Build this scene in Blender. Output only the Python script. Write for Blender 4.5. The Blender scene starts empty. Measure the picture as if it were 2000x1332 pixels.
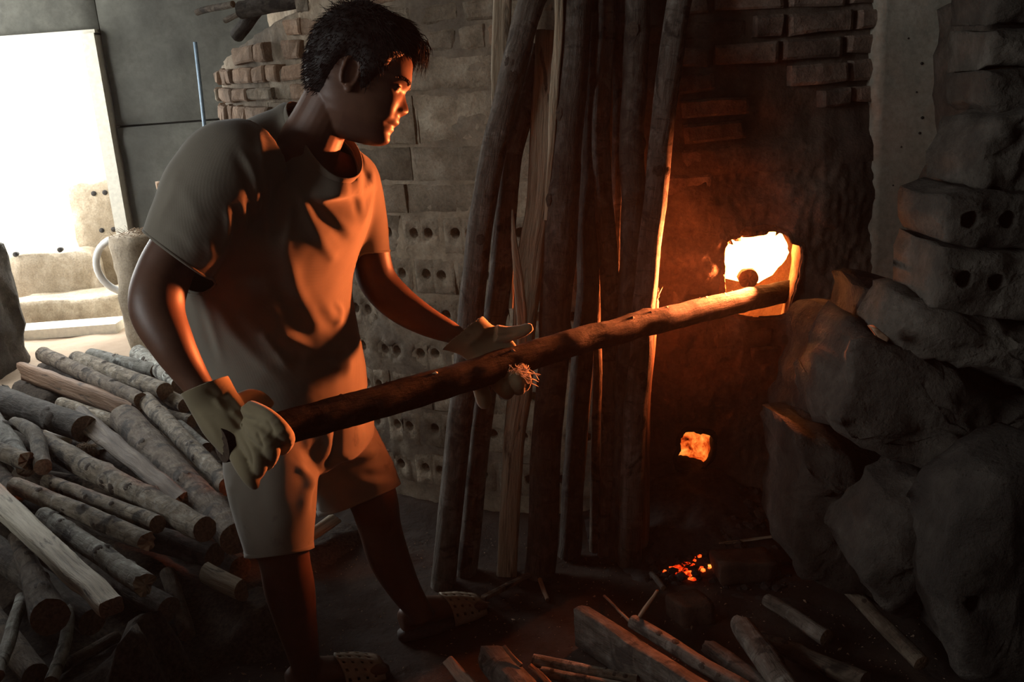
import bpy, bmesh, math, random
import numpy as np
from mathutils import Vector, Matrix, noise as mn

random.seed(7)
SC = bpy.context.scene
COL = SC.collection
PI = math.pi

# ------------------------------------------------------------------ camera
CAM_Z = 1.45
PITCH = math.radians(15.5)
ROLL = math.radians(4.3)
FPX = 2000.0
fw = Vector((0, math.cos(PITCH), -math.sin(PITCH)))
r0 = Vector((1, 0, 0))
u0 = Vector((0, math.sin(PITCH), math.cos(PITCH)))
IR = r0 * math.cos(ROLL) - u0 * math.sin(ROLL)
IU = u0 * math.cos(ROLL) + r0 * math.sin(ROLL)
EYE = Vector((0, 0, CAM_Z))
cam = bpy.data.cameras.new('camera')
cam.sensor_width = 36.0
cam.lens = 36.0 * FPX / 2000.0
cam.clip_start = 0.05
co = bpy.data.objects.new('camera', cam)
COL.objects.link(co)
co.matrix_world = Matrix(((IR.x, IU.x, -fw.x, EYE.x), (IR.y, IU.y, -fw.y, EYE.y), (IR.z, IU.z, -fw.z, EYE.z), (0, 0, 0, 1)))
SC.camera = co

# ------------------------------------------------------------------ world, daylight, exposure
SC.view_settings.view_transform = 'Standard'
SC.view_settings.look = 'None'
SC.view_settings.exposure = 0.0
SC.view_settings.gamma = 1.0
SC.view_settings.use_curve_mapping = False
SKY = 13.0
FIRE = 40.0
FIRE_W = 56.0
w = bpy.data.worlds.new('overcast_sky')
SC.world = w
w.use_nodes = True
bg = w.node_tree.nodes['Background']
bg.inputs[0].default_value = (0.98, 1.0, 0.98, 1)
bg.inputs[1].default_value = SKY

# openings that let the daylight in: (centre, size_x, size_y, direction into the room)
def portal(name, loc, aim, sx, sy):
    l = bpy.data.lights.new(name, 'AREA')
    l.shape = 'RECTANGLE'
    l.size, l.size_y = sx, sy
    l.cycles.is_portal = True
    o = bpy.data.objects.new(name, l)
    COL.objects.link(o)
    o.location = loc
    o.rotation_euler = (Vector(aim)).to_track_quat('-Z', 'Y').to_euler()
    return o
DOOR_Y = 6.2
portal('door_daylight', (-3.05, DOOR_Y + 0.05, 0.9), (0, -1, 0), 1.0, 1.8)
WIN_A = dict(y0=4.5, y1=6.0, z0=.75, z1=2.5)     # open side behind the wood pile
WIN_B = dict(y0=-0.9, y1=1.3, z0=1.6, z1=2.5)      # long high opening beside the camera
for k, W in (('side_daylight', WIN_A), ('high_daylight', WIN_B)):
    portal(k, (-3.42, (W['y0'] + W['y1']) / 2, (W['z0'] + W['z1']) / 2), (1, 0, 0), W['y1'] - W['y0'], W['z1'] - W['z0'])

# ------------------------------------------------------------------ helpers
def ray(px, py):
    return fw + IR * ((px - 1000.0) / FPX) + IU * ((666.0 - py) / FPX)
def P(px, py, Y):                      # the place seen at a pixel, Y metres ahead
    d = ray(px, py)
    return EYE + d * (Y / d.y)
def PZ(px, py, z):                     # the place seen at a pixel, at height z
    d = ray(px, py)
    return EYE + d * ((z - CAM_Z) / d.z)
def depth(p):
    return (Vector(p) - EYE).dot(fw)
def pix(p):
    v = Vector(p) - EYE
    d = v.dot(fw)
    return 1000 + FPX * v.dot(IR) / d, 666 - FPX * v.dot(IU) / d
def nz(p, s, seed=0.0):
    return mn.noise(Vector((p[0] * s + seed * 17.3, p[1] * s - seed * 9.1, p[2] * s + seed * 4.7)))
def fbm(p, s, o=3, seed=0.0):
    return mn.fractal(Vector((p[0] * s + seed * 17.3, p[1] * s - seed * 9.1, p[2] * s + seed * 4.7)), 1.0, 2.1, o)

def link(name, me, parent=None, loc=None):
    o = bpy.data.objects.new(name, me)
    COL.objects.link(o)
    if parent is not None:
        o.parent = parent
    elif loc is not None:
        o.location = loc
    return o
def build(name, V, F, mat, parent=None, smooth=True, loc=None, attr=None, origin=None):
    """one mesh object; V in world metres. Root: origin at loc (default base centre). Child: parent's origin."""
    V = [Vector(v) for v in V]
    if parent is not None:
        base = Vector(parent.get('_org', (0, 0, 0)))
    else:
        if loc is None:
            xs = [v.x for v in V]; ys = [v.y for v in V]; zs = [v.z for v in V]
            loc = Vector(((min(xs) + max(xs)) / 2, (min(ys) + max(ys)) / 2, min(zs)))
        base = Vector(loc)
    me = bpy.data.meshes.new(name)
    me.from_pydata([tuple(v - base) for v in V], [], F)
    if smooth:
        me.polygons.foreach_set('use_smooth', [True] * len(me.polygons))
    if mat is not None:
        me.materials.append(mat)
    if attr is not None:
        a = me.attributes.new('loc', 'FLOAT_VECTOR', 'POINT')
        a.data.foreach_set('vector', np.array(attr, dtype=np.float32).ravel())
    o = link(name, me, parent, loc)
    o['_org'] = tuple(base)
    return o
def empty(name, loc, label, cat, group=None):
    o = bpy.data.objects.new(name, None)
    COL.objects.link(o)
    o.empty_display_size = 0.05
    o.location = loc
    o['_org'] = tuple(loc)
    return tag(o, label, cat, group)
def tag(o, label, cat, group=None):
    o['label'] = label
    o['category'] = cat
    if group: o['group'] = group
    return o
def struct(o):
    o['kind'] = 'structure'
    return o
def lerp_table(tab, x):
    return float(np.interp(x, [t[0] for t in tab], [t[1] for t in tab]))
def smooth_path(pts, n):
    """Catmull-Rom through points (any dimension)"""
    pts = [np.array(p, float) for p in pts]
    if len(pts) == 2:
        return [pts[0] + (pts[1] - pts[0]) * i / (n - 1) for i in range(n)]
    Q = [2 * pts[0] - pts[1]] + pts + [2 * pts[-1] - pts[-2]]
    out = []
    m = len(pts) - 1
    for i in range(n):
        t = i / (n - 1) * m
        k = min(int(t), m - 1)
        f = t - k
        a, b, c, d = Q[k], Q[k + 1], Q[k + 2], Q[k + 3]
        out.append(0.5 * ((2 * b) + (-a + c) * f + (2 * a - 5 * b + 4 * c - d) * f * f + (-a + 3 * b - 3 * c + d) * f ** 3))
    return out
def frames(path, up=Vector((0, 0, 1))):
    """tangent, normal, binormal along a path by parallel transport"""
    T = []
    n = len(path)
    for i in range(n):
        a = path[max(i - 1, 0)]; b = path[min(i + 1, n - 1)]
        T.append((Vector(b) - Vector(a)).normalized())
    N = up - T[0] * up.dot(T[0])
    if N.length < 0.05:
        N = Vector((1, 0, 0)) - T[0] * T[0].x
    N.normalize()
    out = []
    for t in T:
        N = (N - t * N.dot(t)).normalized()
        out.append((t, N, t.cross(N)))
    return out
def tube(path, radii, n=12, cap=True, shape=None, up=Vector((0, 0, 1)), disp=None):
    """V,F,attr of a swept tube. shape(phi, i)-> radius factor, disp(i,phi,p)-> extra radius"""
    path = [Vector(p) for p in path]
    fr = frames(path, up)
    V, F, A = [], [], []
    L = 0.0
    for i, p in enumerate(path):
        if i: L += (p - path[i - 1]).length
        r = radii[i] if hasattr(radii, '__len__') else radii
        t, N, B = fr[i]
        for k in range(n):
            ph = 2 * PI * k / n
            rr = r * (shape(ph, i) if shape else 1.0)
            if disp: rr += disp(i, ph, L)
            V.append(p + (N * math.cos(ph) + B * math.sin(ph)) * rr)
            A.append((L, math.cos(ph) * rr, math.sin(ph) * rr))
    m = len(path)
    for i in range(m - 1):
        for k in range(n):
            a = i * n + k; b = i * n + (k + 1) % n
            F.append((a, b, b + n, a + n))
    if cap:
        V.append(path[0]); A.append((0, 0, 0)); c0 = len(V) - 1
        V.append(path[-1]); A.append((L, 0, 0)); c1 = len(V) - 1
        for k in range(n):
            F.append((c0, (k + 1) % n, k))
            F.append((c1, (m - 1) * n + k, (m - 1) * n + (k + 1) % n))
    return V, F, A
def merge(*parts):
    V, F = [], []
    for p in parts:
        o = len(V)
        V += list(p[0])
        F += [tuple(i + o for i in f) for f in p[1]]
    return V, F
def evaluated(V, F, mods):
    me = bpy.data.meshes.new('tmp')
    me.from_pydata([tuple(v) for v in V], [], F)
    o = bpy.data.objects.new('tmp', me)
    COL.objects.link(o)
    for kind, kw in mods:
        m = o.modifiers.new(kind, kind)
        for k, v in kw.items(): setattr(m, k, v)
    dg = bpy.context.evaluated_depsgraph_get()
    ev = bpy.data.meshes.new_from_object(o.evaluated_get(dg))
    n = len(ev.vertices)
    a = np.empty(n * 3, np.float32); ev.vertices.foreach_get('co', a)
    faces = [tuple(p.vertices) for p in ev.polygons]
    bpy.data.objects.remove(o); bpy.data.meshes.remove(me); bpy.data.meshes.remove(ev)
    return a.reshape(-1, 3), faces
def remesh(parts, voxel, smooth=4, fac=0.5):
    V, F = merge(*parts)
    return evaluated(V, F, [('REMESH', dict(mode='VOXEL', voxel_size=voxel)), ('SMOOTH', dict(factor=fac, iterations=smooth))])
def vnormals(V, F):
    V = np.asarray(V)
    N = np.zeros_like(V)
    q = np.array([f if len(f) == 4 else (f[0], f[1], f[2], f[2]) for f in F])
    n = np.cross(V[q[:, 2]] - V[q[:, 0]], V[q[:, 3]] - V[q[:, 1]])
    for k in range(4): np.add.at(N, q[:, k], n)
    return N / np.maximum(np.linalg.norm(N, axis=1, keepdims=True), 1e-9)
# ------------------------------------------------------------------ materials
class NT:
    def __init__(s, name):
        s.m = bpy.data.materials.new(name)
        s.m.use_nodes = True
        s.t = s.m.node_tree
        s.b = s.t.nodes['Principled BSDF']
        s.out = s.t.nodes['Material Output']
    def n(s, kind, **kw):
        x = s.t.nodes.new(kind)
        for k, v in kw.items():
            if k.startswith('i_'):
                key = k[2:]
                key = int(key) if key.isdigit() else key.replace('_', ' ')
                x.inputs[key].default_value = v
            else: setattr(x, k, v)
        return x
    def l(s, a, b): s.t.links.new(a, b)
    def coords(s, kind='Object', scale=(1, 1, 1)):
        if kind == 'loc':
            a = s.n('ShaderNodeAttribute', attribute_name='loc'); src = a.outputs['Vector']
        elif kind == 'world':
            a = s.n('ShaderNodeNewGeometry'); src = a.outputs['Position']
        else:
            a = s.n('ShaderNodeTexCoord'); src = a.outputs[kind]
        # every object gets its own stretch of the pattern
        oi = s.n('ShaderNodeObjectInfo')
        mu = s.n('ShaderNodeVectorMath', operation='SCALE'); s.l(src, mu.inputs[0]); mu.inputs['Scale'].default_value = 1
        ad = s.n('ShaderNodeVectorMath', operation='ADD'); s.l(mu.outputs[0], ad.inputs[0])
        if kind != 'world':
            k = s.n('ShaderNodeMath', operation='MULTIPLY', i_1=37.0); s.l(oi.outputs['Random'], k.inputs[0]); s.l(k.outputs[0], ad.inputs[1])
        mp = s.n('ShaderNodeMapping'); mp.inputs['Scale'].default_value = scale; s.l(ad.outputs[0], mp.inputs[0])
        return mp.outputs[0]
    def noise(s, vec, scale, detail=5, rough=.6, dist=0.0):
        x = s.n('ShaderNodeTexNoise', i_Scale=scale, i_Detail=detail, i_Roughness=rough, i_Distortion=dist)
        s.l(vec, x.inputs['Vector']); return x.outputs['Fac']
    def ramp(s, fac, stops):
        x = s.n('ShaderNodeValToRGB')
        e = x.color_ramp.elements
        while len(e) < len(stops): e.new(0.5)
        for q, (p, c) in zip(e, stops):
            q.position = p; q.color = (*c, 1) if len(c) == 3 else c
        s.l(fac, x.inputs[0]); return x.outputs[0]
    def mix(s, f, a, b, kind='MIX'):
        x = s.n('ShaderNodeMix', data_type='RGBA', blend_type=kind)
        for src, idx in ((f, 0), (a, 6), (b, 7)):
            if hasattr(src, 'is_linked'): s.l(src, x.inputs[idx])
            elif idx == 0: x.inputs[0].default_value = src
            else: x.inputs[idx].default_value = (*src, 1)
        return x.outputs[2]
    def bump(s, h, strength=.5, dist=.01, prev=None):
        x = s.n('ShaderNodeBump', i_Strength=strength, i_Distance=dist)
        s.l(h, x.inputs['Height'])
        if prev is not None: s.l(prev, x.inputs['Normal'])
        return x.outputs[0]
    def fin(s, col, rough=.85, nrm=None, spec=.25):
        if hasattr(col, 'is_linked'): s.l(col, s.b.inputs['Base Color'])
        else: s.b.inputs['Base Color'].default_value = (*col, 1)
        if hasattr(rough, 'is_linked'): s.l(rough, s.b.inputs['Roughness'])
        else: s.b.inputs['Roughness'].default_value = rough
        s.b.inputs['Specular IOR Level'].default_value = spec
        if nrm is not None: s.l(nrm, s.b.inputs['Normal'])
        return s.m
def rand_tint(n, col, lo=.75, hi=1.2):
    oi = n.n('ShaderNodeObjectInfo')
    mr = n.n('ShaderNodeMapRange', i_3=lo, i_4=hi); n.l(oi.outputs['Random'], mr.inputs[0])
    vm = n.n('ShaderNodeVectorMath', operation='SCALE'); n.l(col, vm.inputs[0]); n.l(mr.outputs[0], vm.inputs['Scale'])
    return vm.outputs[0]
def masonry(name, c0, c1, c2, sc=14, bumps=.8, soot=(.1, .085, .07), kind='Object', rough=.92, lo=.7, hi=1.2, dist=.012):
    n = NT(name)
    v = n.coords(kind)
    a = n.noise(v, sc, 8, .65)
    col = n.ramp(a, [(.3, c0), (.5, c1), (.7, c2)])
    b = n.noise(v, sc * .22, 4, .6, .5)
    f = n.ramp(b, [(.40, (0, 0, 0)), (.66, (.75, .75, .75))])
    col = n.mix(f, col, soot)
    g = n.noise(v, sc * 7, 4, .7)
    pit = n.n('ShaderNodeTexVoronoi', i_Scale=sc * 3.2); n.l(v, pit.inputs['Vector'])
    pr = n.ramp(pit.outputs['Distance'], [(.0, (0, 0, 0)), (.22, (1, 1, 1))])
    nb = n.bump(a, bumps, dist)
    nb = n.bump(g, bumps * .6, dist * .3, nb)
    nb = n.bump(pr, bumps * .3, dist * .4, nb)
    col = n.mix(n.ramp(g, [(.3, (.35,) * 3), (.6, (0,) * 3)]), col, (.04, .035, .03))
    if kind == 'Object': col = rand_tint(n, col, lo, hi)
    return n.fin(col, rough, nb, .2)
def bark(name, c0, c1, c2, spots=(.5, .48, .42), spot_amt=.5, ring=.3, lo=.65, hi=1.25, stretch=.3):
    n = NT(name)
    v = n.coords('loc', (stretch, 1, 1))
    a = n.noise(v, 45, 7, .68)
    col = n.ramp(a, [(.3, c0), (.5, c1), (.72, c2)])
    v2 = n.coords('loc', (1, 1, 1))
    p = n.noise(v2, 22, 5, .62, .4)
    col = n.mix(n.ramp(p, [(.52, (0,) * 3), (.68, (spot_amt,) * 3)]), col, spots)
    v3 = n.coords('loc', (1.0, .25, .25))
    q = n.noise(v3, 70, 4, .7)
    col = n.mix(n.ramp(q, [(.28, (.8,) * 3), (.42, (0,) * 3)]), col, (.03, .024, .018))
    bl = n.noise(v2, 13, 4, .6, .8)
    col = n.mix(n.ramp(bl, [(.36, (.9,) * 3), (.46, (0,) * 3)]), col, (.03, .024, .019))
    cr = n.noise(n.coords('loc', (.12, 1, 1)), 75, 5, .7, .6)
    col = n.mix(n.ramp(cr, [(.30, (.9,) * 3), (.40, (0,) * 3)]), col, (.025, .02, .015))
    nb = n.bump(a, 1.0, .008)
    nb = n.bump(cr, .8, .008, nb)
    nb = n.bump(q, ring, .006, nb)
    nb = n.bump(p, .5, .006, nb)
    col = rand_tint(n, col, lo, hi)
    return n.fin(col, .85, nb, .25)
def splitwood(name, c0, c1, c2, lo=.8, hi=1.15):
    n = NT(name)
    v = n.coords('loc', (.05, 1, 1))
    a = n.noise(v, 90, 7, .65)
    col = n.ramp(a, [(.3, c0), (.48, c1), (.7, c2)])
    v2 = n.coords('loc', (.12, 1, 1))
    q = n.noise(v2, 38, 5, .6, .8)
    col = n.mix(n.ramp(q, [(.33, (.85,) * 3), (.43, (0,) * 3)]), col, (.045, .032, .02))
    nb = n.bump(a, 1.0, .006); nb = n.bump(q, .8, .008, nb)
    col = rand_tint(n, col, lo, hi)
    return n.fin(col, .75, nb, .3)
def plain(name, col, rough=.7, sc=60, amt=.25, b=.2):
    n = NT(name)
    a = n.noise(n.coords('Object'), sc, 5, .6)
    d = tuple(c * (1 - amt) for c in col); e = tuple(min(1, c * (1 + amt)) for c in col)
    return n.fin(n.ramp(a, [(.3, d), (.7, e)]), rough, n.bump(a, b, .004))
def cloth(name, col, stain=None, rib=0.0):
    n = NT(name)
    v = n.coords('Object')
    a = n.noise(v, 9, 5, .6)
    c = n.ramp(a, [(.3, tuple(x * .88 for x in col)), (.7, tuple(min(1, x * 1.06) for x in col))])
    if stain:
        s2 = n.noise(v, 16, 4, .6, .3)
        c = n.mix(n.ramp(s2, [(.60, (0,) * 3), (.72, (.7,) * 3)]), c, stain)
    g = n.noise(v, 900, 2, .5)
    nb = n.bump(g, .25, .001)
    if rib:
        wv = n.n('ShaderNodeTexWave', wave_type='BANDS', bands_direction='X', i_Scale=78.0, i_Distortion=.2)
        mp = n.n('ShaderNodeMapping'); mp.inputs['Rotation'].default_value = (0, .12, .7); n.l(v, mp.inputs[0])
        n.l(mp.outputs[0], wv.inputs['Vector'])
        nb = n.bump(wv.outputs['Fac'], rib, .0016, nb)
    m = n.fin(c, .9, nb, .15)
    n.b.inputs['Sheen Weight'].default_value = .25
    n.b.inputs['Sheen Roughness'].default_value = .4
    return m
def hot(name, stops, strength, sc=18, kind='Object'):
    n = NT(name)
    a = n.noise(n.coords(kind), sc, 5, .6, .4)
    c = n.ramp(a, stops)
    n.l(c, n.b.inputs['Emission Color'])
    n.b.inputs['Emission Strength'].default_value = strength
    n.fin((.03, .025, .02), .95)
    return n.m

M = {}
M['block'] = masonry('concrete_block', (.22, .17, .115), (.38, .30, .215), (.51, .43, .325), 16, 1.2, (.15, .12, .085))
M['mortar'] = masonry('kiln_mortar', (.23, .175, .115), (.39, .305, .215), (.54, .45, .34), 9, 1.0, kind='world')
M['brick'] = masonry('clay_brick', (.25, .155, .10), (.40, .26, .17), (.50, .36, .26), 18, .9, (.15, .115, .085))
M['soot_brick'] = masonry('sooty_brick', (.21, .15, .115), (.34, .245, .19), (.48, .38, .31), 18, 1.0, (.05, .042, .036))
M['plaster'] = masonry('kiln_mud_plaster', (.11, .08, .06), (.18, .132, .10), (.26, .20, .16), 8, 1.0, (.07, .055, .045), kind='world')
M['lining'] = masonry('fired_clay_lining', (.25, .14, .08), (.38, .22, .13), (.5, .32, .2), 20, 1.0, (.15, .1, .07))
M['pillar'] = masonry('cast_concrete', (.25, .235, .19), (.34, .32, .265), (.42, .395, .335), 7, .35, (.2, .19, .155))
M['wall'] = masonry('dark_concrete', (.085, .083, .07), (.125, .122, .102), (.17, .165, .14), 4, .4, (.06, .06, .052), kind='world')
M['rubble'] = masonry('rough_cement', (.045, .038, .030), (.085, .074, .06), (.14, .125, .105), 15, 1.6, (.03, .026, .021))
M['shaded_rubble'] = masonry('shaded_cement', (.026, .021, .017), (.05, .042, .034), (.085, .073, .06), 15, 1.6, (.018, .015, .012))  # darker copy of the rough cement, shade of the low wing put into colour
M['pit_brick'] = masonry('blackened_brick', (.045, .028, .02), (.085, .052, .036), (.13, .085, .06), 18, 1.0, (.03, .022, .017))
M['step'] = masonry('sandy_block', (.34, .27, .19), (.5, .41, .3), (.62, .53, .41), 14, .9, (.28, .22, .15))
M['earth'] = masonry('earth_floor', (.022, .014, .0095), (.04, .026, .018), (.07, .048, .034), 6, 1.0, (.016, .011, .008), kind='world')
# dark brown earth in front, blending to lighter sandy earth towards the door
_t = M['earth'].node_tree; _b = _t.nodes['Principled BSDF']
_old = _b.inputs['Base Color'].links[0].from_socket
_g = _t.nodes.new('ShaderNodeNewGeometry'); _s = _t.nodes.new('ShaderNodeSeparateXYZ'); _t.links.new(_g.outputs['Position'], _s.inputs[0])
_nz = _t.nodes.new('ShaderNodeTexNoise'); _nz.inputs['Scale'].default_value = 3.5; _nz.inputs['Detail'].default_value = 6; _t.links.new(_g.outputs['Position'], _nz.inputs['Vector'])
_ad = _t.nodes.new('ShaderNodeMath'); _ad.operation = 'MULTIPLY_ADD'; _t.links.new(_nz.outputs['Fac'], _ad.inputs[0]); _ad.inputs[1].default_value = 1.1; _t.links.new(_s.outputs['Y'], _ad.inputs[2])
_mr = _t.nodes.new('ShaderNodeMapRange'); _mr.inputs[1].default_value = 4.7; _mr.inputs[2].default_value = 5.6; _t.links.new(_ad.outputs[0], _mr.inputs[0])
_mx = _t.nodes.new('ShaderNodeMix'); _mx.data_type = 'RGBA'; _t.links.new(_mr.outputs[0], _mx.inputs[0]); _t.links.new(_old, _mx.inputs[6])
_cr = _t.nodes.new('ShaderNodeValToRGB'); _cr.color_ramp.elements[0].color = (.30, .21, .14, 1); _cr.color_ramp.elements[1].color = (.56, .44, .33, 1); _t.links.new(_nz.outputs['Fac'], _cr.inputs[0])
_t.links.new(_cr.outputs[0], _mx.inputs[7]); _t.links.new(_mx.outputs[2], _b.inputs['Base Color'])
M['bark'] = bark('grey_bark', (.07, .054, .038), (.205, .168, .122), (.41, .35, .27))
M['dark_bark'] = bark('dark_bark', (.036, .029, .022), (.078, .064, .05), (.14, .12, .098), (.26, .24, .215), .3)
M['pale_bark'] = bark('lichen_bark', (.11, .10, .085), (.26, .25, .215), (.44, .43, .39), (.55, .58, .54), .7)
M['brown_bark'] = bark('brown_bark', (.06, .043, .030), (.13, .098, .07), (.23, .185, .14), (.35, .30, .22), .3)
M['pole_bark'] = bark('pole_bark', (.055, .045, .035), (.115, .095, .077), (.20, .175, .148), (.34, .32, .285), .45, stretch=.15)
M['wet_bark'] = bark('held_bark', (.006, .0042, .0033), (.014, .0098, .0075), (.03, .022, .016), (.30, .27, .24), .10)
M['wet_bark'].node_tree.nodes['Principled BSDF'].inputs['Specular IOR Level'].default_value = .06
M['split'] = splitwood('split_wood', (.16, .12, .075), (.34, .265, .18), (.50, .42, .31))
M['split_red'] = splitwood('red_split_wood', (.15, .085, .05), (.28, .165, .10), (.38, .25, .16))
M['split_dark'] = splitwood('dark_split_wood', (.06, .042, .028), (.13, .092, .062), (.22, .165, .115))
M['split_grey'] = splitwood('weathered_wood', (.22, .19, .14), (.48, .435, .345), (.64, .595, .49))
M['end'] = plain('sawn_end_grain', (.15, .095, .058), .85, 120, .45, .5)
M['end_dark'] = plain('dark_end_grain', (.045, .03, .02), .85, 120, .45, .5)
M['knot'] = plain('knot_scar', (.045, .033, .024), .9, 150, .5, .6)
M['chip'] = plain('wood_chip', (.30, .22, .15), .8, 90, .5, .4)
M['litter'] = plain('bark_litter', (.045, .034, .025), .95, 90, .6, .9)
M['charcoal'] = plain('charcoal', (.03, .027, .025), .8, 60, .4, .8)
M['pvc'] = plain('white_plastic', (.72, .72, .70), .4, 30, .05, .05)
M['blue'] = plain('blue_paint', (.22, .30, .38), .5, 40, .2, .1)
M['jamb'] = plain('bleached_timber', (.72, .68, .58), .7, 40, .12, .2)
M['skin'] = None
M['hair'] = plain('black_hair', (.010, .0085, .008), .6, 200, .3, .0)
M['shirt'] = cloth('ribbed_cotton', (.19, .174, .14), rib=.05)
M['shorts'] = cloth('pale_cotton', (.215, .194, .158), (.10, .085, .068))
M['glove'] = cloth('soiled_work_glove', (.20, .17, .105), (.10, .075, .05))
M['thread'] = plain('frayed_thread', (.5, .42, .3), .8, 200, .1, 0)
M['rubber'] = plain('tan_rubber', (.26, .20, .14), .6, 80, .15, .1)
M['sole'] = plain('dark_sole', (.06, .05, .045), .7, 80, .2, .1)
n = NT('skin')
v = n.coords('Object')
a = n.noise(v, 30, 4, .6); g = n.noise(v, 420, 3, .6)
c = n.ramp(a, [(.3, (.085, .040, .024)), (.7, (.12, .057, .034))])
at = n.n('ShaderNodeAttribute', attribute_name='tone')
c = n.mix(at.outputs['Fac'], c, (.05, .02, .015))
n.b.inputs['Subsurface Weight'].default_value = .06
n.b.inputs['Subsurface Radius'].default_value = (.9, .35, .2)
n.b.inputs['Subsurface Scale'].default_value = .006
M['skin'] = n.fin(c, .48, n.bump(g, .12, .0015), .45)
n = NT('eye_white'); M['eye'] = n.fin((.34, .30, .27), .15, None, .6)
n = NT('dark_iris'); M['iris'] = n.fin((.012, .008, .006), .08, None, .7)
M['fire'] = hot('blazing_fire', [(.30, (1, .16, .02)), (.45, (1, .27, .05)), (.62, (1, .36, .10))], FIRE, 9)
M['ember'] = hot('glowing_ember', [(.40, (0, 0, 0)), (.50, (.5, .02, .002)), (.60, (1, .12, .015)), (.75, (1, .3, .05))], 3.2, 26)
M['coal_face'] = hot('glowing_coal_face', [(.34, (.02, .0, .0)), (.44, (.6, .06, .006)), (.56, (1, .22, .03)), (.70, (1, .42, .08))], 1.25, 24)
# ------------------------------------------------------------------ the shed: floor, walls, door, steps
XL, XR, YB, YF, ZC = -3.3, 2.3, -1.6, DOOR_Y, 2.7
def grid(x0, x1, y0, y1, nx, ny, fn):
    V, F = [], []
    for j in range(ny + 1):
        for i in range(nx + 1):
            V.append(fn(x0 + (x1 - x0) * i / nx, y0 + (y1 - y0) * j / ny))
    for j in range(ny):
        for i in range(nx):
            a = j * (nx + 1) + i
            F.append((a, a + 1, a + nx + 2, a + nx + 1))
    return V, F
def floor_z(x, y):
    return 0.012 * fbm((x, y, 0), 3.0, 4) + 0.006 * nz((x, y, 1), 22)
V, F = grid(XL - .4, XR + .3, YB - .2, YF + .4, 230, 300, lambda x, y: Vector((x, y, floor_z(x, y))))
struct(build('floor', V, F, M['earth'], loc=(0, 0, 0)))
def boxvf(x0, x1, y0, y1, z0, z1):
    V = [Vector((x, y, z)) for z in (z0, z1) for y in (y0, y1) for x in (x0, x1)]
    return V, [(0, 2, 3, 1), (4, 5, 7, 6), (0, 1, 5, 4), (2, 6, 7, 3), (0, 4, 6, 2), (1, 3, 7, 5)]
struct(build('ceiling', *boxvf(XL - .4, XR + .3, YB - .3, YF + .4, ZC, ZC + .1), M['wall'], smooth=False))
# right and rear walls of the shed stay outside the frame but close the room
struct(build('wall_right', *boxvf(XR, XR + .2, YB - .2, YF + .3, 0, ZC), M['wall'], smooth=False))
struct(build('wall_front', *boxvf(XL - .3, XR + .2, YB - .2, YB, 0, ZC), M['wall'], smooth=False))
# left wall with the two openings the daylight comes through
def wall_with_holes(holes, a0, a1):
    cuts_y = sorted({a0, a1} | {h[k] for h in holes for k in ('y0', 'y1')})
    parts = []
    for ya, yb in zip(cuts_y[:-1], cuts_y[1:]):
        hs = [h for h in holes if h['y0'] <= ya + 1e-6 and h['y1'] >= yb - 1e-6]
        spans = [(0, hs[0]['z0']), (hs[0]['z1'], ZC)] if hs else [(0, ZC)]
        for za, zb in spans: parts.append(boxvf(XL - .25, XL, ya, yb, za, zb))
    return merge(*parts)
struct(build('wall_left', *wall_with_holes([WIN_A, WIN_B], YB - .2, YF), M['wall'], smooth=False))
# added unseen low wall beside the camera, blocks window light from the lower scene
struct(build('wall_light_blocker', *boxvf(-1.9, -1.7, YB, 1.85, 0, 1.18), M['rubble'], smooth=False))
# the door wall: cast panels in two lifts with an open seam between them
dtr = P(158, 70, DOOR_Y); dbr = P(238, 452, DOOR_Y)
dx = (dtr.x + dbr.x) / 2; dz = dtr.z
wb = struct(build('wall_back', *merge(boxvf(XL - .3, XR + .2, YF + .10, YF + .20, dz + .02, ZC), boxvf(dx + .08, XR + .2, YF + .10, YF + .20, -.1, dz + .02)), M['wall'], smooth=False))
seam = P(300, 243, DOOR_Y).z
def slab(x0, x1, z0, z1, y, th, s):
    def fn(u, v):
        e = min(u - x0, x1 - u, v - z0, z1 - v)
        return Vector((u, y + .012 * fbm((u, v, s), 4, 4) + (.02 if e < .004 else 0), v))
    nx, nz_ = max(6, int((x1 - x0) / .05)), max(4, int((z1 - z0) / .05))
    V, F = grid(x0, x1, z0, z1, nx, nz_, fn)
    F = [tuple(reversed(f)) for f in F]
    F = [tuple(reversed(f)) for f in F]
    o = len(V)
    Vb, Fb = boxvf(x0, x1, y + .03, y + th, z0, z1)
    return V + Vb, F + [tuple(i + o for i in f) for f in Fb]
for k, (a, b, c, d) in enumerate([(dx + .09, XR, 0, seam - .006), (dx + .09, XR, seam + .006, ZC), (XL - .3, dx + .085, dz + .015, ZC),
                                  (XL - .3, dx - 1.02, 0, dz + .01)]):
    build('panel', *slab(a, b, c, d, YF, .1, k), M['wall'], parent=wb)
# bleached door post, open doorway
dj = struct(build('door_1', *boxvf(dx, dx + .075, YF - .05, YF + .16, 0, dz + .01), M['jamb'], smooth=False))
build('lintel', *boxvf(dx - 1.05, dx + .075, YF - .03, YF + .12, dz - .002, dz + .03), M['jamb'], parent=dj, smooth=False)
build('sill', *[list(q) for q in boxvf(P(42, 655, YF).x, P(242, 640, YF).x, YF - .12, YF + .08, .0, .06)], M['jamb'], parent=dj, smooth=False)
V, F = grid(-9, 4, YF + .3, 22, 40, 50, lambda x, y: Vector((x, y, -.02 + .02 * fbm((x, y, 0), 1.5) + max(0, min(1, (y - 7.2) / .6)) * .55)))
struct(build('ground_outside', V, F, M['step'], loc=(0, 0, 0)))

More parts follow.
